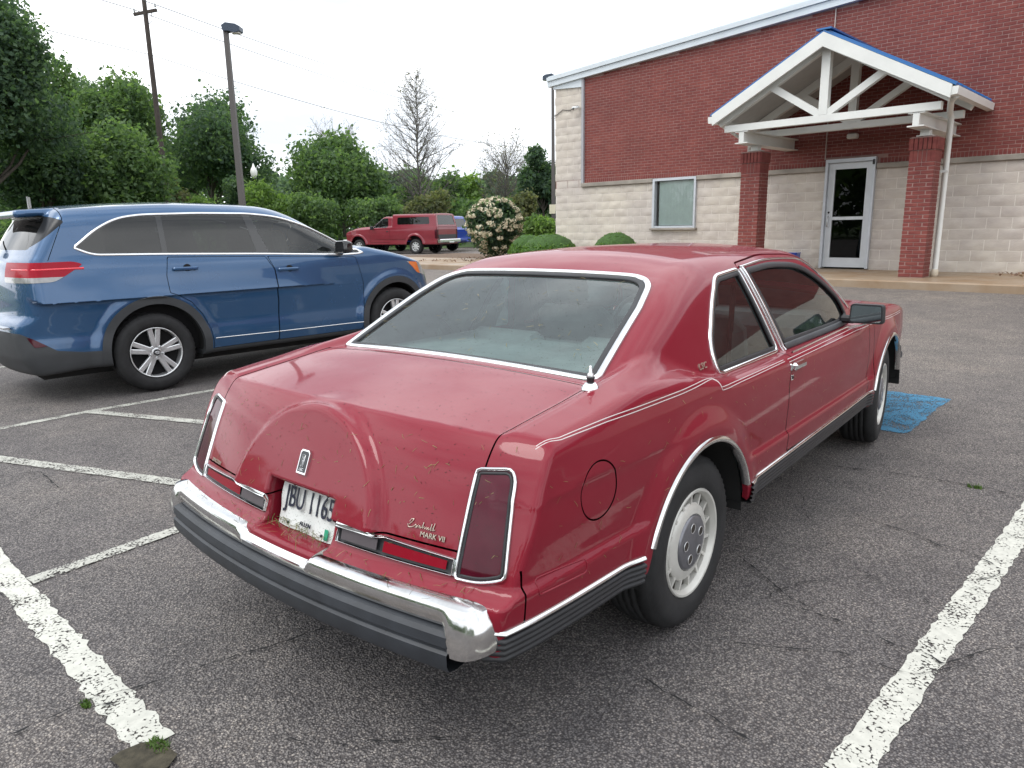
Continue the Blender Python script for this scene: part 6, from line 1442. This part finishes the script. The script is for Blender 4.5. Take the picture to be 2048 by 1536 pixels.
def square_lamp(label, x, y, h, rz):
    r = empty('car_park_lamp', base(x, y), rz, label, 'lamp post', 'car park lamp posts'); mb = MB(); mb.lathe([(.28, 0), (.28, .6), (.0, .6)], 14, 'Z'); mb.build('footing', M['block_mortar'], r)
    mb = MB(); n = h; vs = []; w0, w1 = .105, .075; vs = [(sx*w, sy*w, z) for z, w in ((.6, w0), (h, w1)) for sx, sy in ((-1, -1), (1, -1), (1, 1), (-1, 1))]; mb.add(vs, [(0, 1, 5, 4), (1, 2, 6, 5), (2, 3, 7, 6), (3, 0, 4, 7), (4, 5, 6, 7)]); mb.build('mast', plain('grey_brown_mast', (.10, .092, .088), .6, .2), r)
    mb = MB(); mb.prism([(-.05, h-.16), (-.09, h+.02), (.06, h+.11), (.40, h+.06), (.55, h-.02), (.55, h-.17), (.36, h-.22), (.12, h-.16)], -.19, .19); mb.build('lamp_head', M['lamp_blue'], r, fix=True)
    mb = MB(); mb.box((.36, 0, h-.215), (.30, .28, .02)); mb.build('lens', M['globe'], r)
square_lamp('tall square car park lamp post with box head behind the SUV', -23.22, 13.65, 8.20, CAMP['yaw']); square_lamp('distant car park lamp post beside the building corner', -22.75, 32.4, 9.15, CAMP['yaw']+math.pi)
mb = MB(); mb.box((0, 0, 0), (.34, .02, .5)); bx = empty('post_sign', (-22.72, 32.27, 2.40), CAMP['yaw'], 'small cream notice fixed to the lamp post by the building', 'sign'); mb.build('panel', plain('cream_panel', (.70, .66, .50), .6), bx)
gl = empty('globe_lamp', base(-35.3, 21.6), 0, 'black post lamp with a white acorn shaped globe', 'lamp post'); mb = MB(); mb.lathe([(.16, 0), (.14, .5), (.07, .7), (.055, 3.9), (.10, 4.0), (.13, 4.1), (.0, 4.1)], 14, 'Z'); mb.build('post', M['gloss_black'], gl, fix=True)
mb = MB(); mb.lathe([(.09, 4.1), (.17, 4.22), (.19, 4.42), (.15, 4.55), (.08, 4.66), (.03, 4.82), (.0, 4.86)], 16, 'Z'); mb.build('globe', M['globe'], gl)
x, y = spot(350, 60); sl = empty('street_lamp', base(x, y), 0, 'far grey street lamp with a bent arm beyond the utility pole', 'lamp post'); mb = MB(); mb.tube([(0, 0, 0), (0, 0, 4.6), (-.25*.76, -.25*.64, 5.1), (-.95*.76, -.95*.64, 5.55)], [.09, .07, .05, .04], 8); mb.build('mast', M['galv'], sl); mb = MB(); mb.box((-1.1*.76, -1.1*.64, 5.55), (.5, .2, .12), rz=CAMP['yaw'], bev=.04); mb.build('lamp_head', M['galv'], sl)
sp_ = empty('sign_post', base(-12.18, 3.30), math.radians(0), 'grey metal sign post standing behind the blue SUV', 'sign'); mb = MB(); mb.box((0, 0, 1.0), (.05, .04, 2.0)); mb.build('post', M['galv'], sp_); mb = MB(); mb.box((0, 0, 1.90), (.30, .012, .42), rz=2.70); mb.build('panel', M['galv'], sp_)
# ------------------------------------------------------------------ small loose things
M['clip_dry'] = leaf_mat('dry_grass_clippings', (.10, .085, .03), (.20, .17, .07), (.34, .28, .14), .2); M['clip_green'] = leaf_mat('fresh_clippings', (.04, .07, .015), (.09, .12, .03), (.18, .17, .06), .2); M['speck'] = plain('dark_seed_specks', (.03, .022, .016), .9)
def slivers(name, P, N, ln, wd, mat, seed, lift=.002, tilt=.25):
    rng = np.random.default_rng(seed); n = len(P); t = unit(np.cross(N, rng.normal(size=(n, 3)))+N*rng.normal(size=(n, 1))*tilt); b = unit(np.cross(N, t)); L_ = ln*rng.uniform(.5, 1.5, (n, 1)); w = wd*rng.uniform(.7, 1.4, (n, 1)); up = np.abs(rng.normal(size=(n, 1)))*ln*tilt*.5
    Q = P+N*(lift+up*.3); k = np.arange(n)*6
    V = np.stack([Q-t*L_-b*w, Q-t*L_+b*w, Q+b*w+N*up, Q-b*w+N*up, Q+t*L_*.9+b*w*.5+b*L_*.15, Q+t*L_-b*w*.5+b*L_*.15], 1).reshape(-1, 3)
    F = np.concatenate([np.stack([k, k+1, k+2, k+3], 1), np.stack([k+3, k+2, k+4, k+5], 1)]); return tag(link(name, mesh_np(name, V, F, False), mat), kind='stuff')
rg = np.random.default_rng(3)
P = np.stack([rg.uniform(-.12, .18, 260), .10+.11*rg.uniform(0, 1, 260)**.6, np.full(260, .541)+np.abs(rg.normal(size=260))*.006], 1); slivers('grass_clippings', P, np.tile([0, -.1, 1.], (260, 1)), .017, .0009, M['clip_green'], 1, tilt=.5)
xs = rg.uniform(-.72, .76, 90); P = np.stack([xs, .045+.118*xs*xs+rg.uniform(.01, .085, 90), np.full(90, .551)], 1); slivers('grass_clippings', P, np.tile([0, 0, 1.], (90, 1)), .015, .0008, M['clip_dry'], 2)
def top_scatter(n, x0, x1, y0, y1): O = np.stack([rg.uniform(x0, x1, n), rg.uniform(y0, y1, n), np.full(n, 1.7)], 1); P = CSKIN.cast(O, (0, 0, -1)); return P, CSKIN.normals(P)
P, N = top_scatter(420, -.72, .74, .20, .86); slivers('seed_specks', P, N, .0028, .0006, M['speck'], 3, .001, .1)
P, N = top_scatter(330, -.60, .60, .90, 1.45); slivers('seed_specks', P, N, .0030, .0006, M['speck'], 4, .001, .1); P, N = top_scatter(60, -.60, .60, .90, 1.45); slivers('grass_clippings', P, N, .012, .0008, M['clip_dry'], 14, .001, .1)
P, N = top_scatter(160, -.60, .66, 1.5, 3.0); slivers('seed_specks', P, N, .0028, .0006, M['speck'], 5, .001, .1)
O = np.stack([np.full(170, 1.15), rg.uniform(.3, 3.4, 170)**1.0, rg.uniform(.50, .90, 170)], 1); O = O[np.minimum(np.hypot(O[:, 1]-YR, O[:, 2]-ZW[YR]), np.hypot(O[:, 1]-YF, O[:, 2]-ZW[YF])) > RA+.03]; P = CSKIN.cast(O, (-1, 0, 0)); slivers('grass_clippings', P, CSKIN.normals(P), .010, .0006, M['clip_dry'], 6, .001, .1)
O = np.stack([rg.uniform(-.7, .78, 150), np.full(150, -.4), rg.uniform(.60, .90, 150)], 1); P = CSKIN.cast(O, (0, 1, 0)); slivers('grass_clippings', P, CSKIN.normals(P), .009, .0006, M['clip_dry'], 7, .001, .1)
O = np.stack([rg.uniform(-.7, .78, 130), np.full(130, -.4), rg.uniform(.60, .90, 130)], 1); P = CSKIN.cast(O, (0, 1, 0)); slivers('seed_specks', P, CSKIN.normals(P), .0026, .0005, M['speck'], 8, .001, .1)
def tuft(label, x, y, n, R, h, seed):
    rng = np.random.default_rng(seed); V = []; F = []
    for i in range(n):
        a, r = rng.uniform(0, 6.28), R*math.sqrt(rng.uniform()); px, py = x+r*math.cos(a)*1.5, y+r*math.sin(a)*.8; b = rng.uniform(0, 6.28); hh = h*rng.uniform(.35, 1.1); z = gz(px, py); w = .0022; k = len(V); lx, ly = math.cos(b)*hh*.5, math.sin(b)*hh*.5
        V += [(px-w*math.sin(b), py+w*math.cos(b), z), (px+w*math.sin(b), py-w*math.cos(b), z), (px+lx*.4+w*.8*math.sin(b), py+ly*.4-w*.8*math.cos(b), z+hh*.7), (px+lx*.4-w*.8*math.sin(b), py+ly*.4+w*.8*math.cos(b), z+hh*.7), (px+lx, py+ly, z+hh)]; F += [(k, k+1, k+2), (k, k+2, k+3), (k+3, k+2, k+4)]
    return tag(link('weed_tuft', mesh_np('weed_tuft', np.array(V), np.array(F), False), leaf_mat('weed_green', (.03, .06, .012), (.06, .12, .02), (.11, .18, .05))), label, 'weed', 'weeds in the asphalt')
patch('soil_patch', [(-.12, -.47), (.03, -.45), (.06, -.36), (-.02, -.325), (-.11, -.345)], plain('damp_soil', (.055, .048, .032), .95, var=.5, vs=30, bump=.6, bs=120), .0115)
tuft('low weed growing at the end of the left parking line', -.062, -.345, 240, .030, .022, 1); tuft('tiny weed in the long crack beyond the right wheel', 1.49, 3.475, 70, .025, .03, 2); tuft('thin strip of weed in the crack left of the parking line', -.45, -.40, 90, .018, .014, 3)
def litter(name, s0, s1, t0, t1, n, z, seed):
    rng = np.random.default_rng(seed); s = rng.uniform(s0, s1, n); t = rng.uniform(t0, t1, n); P = np.stack([s*FD[0]+t*FN[0], s*FD[1]+t*FN[1], z+np.abs(rng.normal(size=n))*.02], 1); V, F = leaf_cloud(P, np.zeros_like(P)+[0, 0, 1.], .035, rng, 1.5)
    return tag(link(name, mesh_np(name, V, F, False), leaf_mat('fallen_leaf_brown', (.05, .03, .02), (.16, .09, .06), (.32, .22, .17), .1)), kind='stuff')
litter('fallen_leaves', -.75, .6, 14.2, 15.1, 70, .478, 5); litter('fallen_leaves', -16.2, -12.4, 13.6, 16.5, 260, .476, 6); litter('fallen_leaves', -17, -12, 16.5, 18.8, 200, .455, 7)
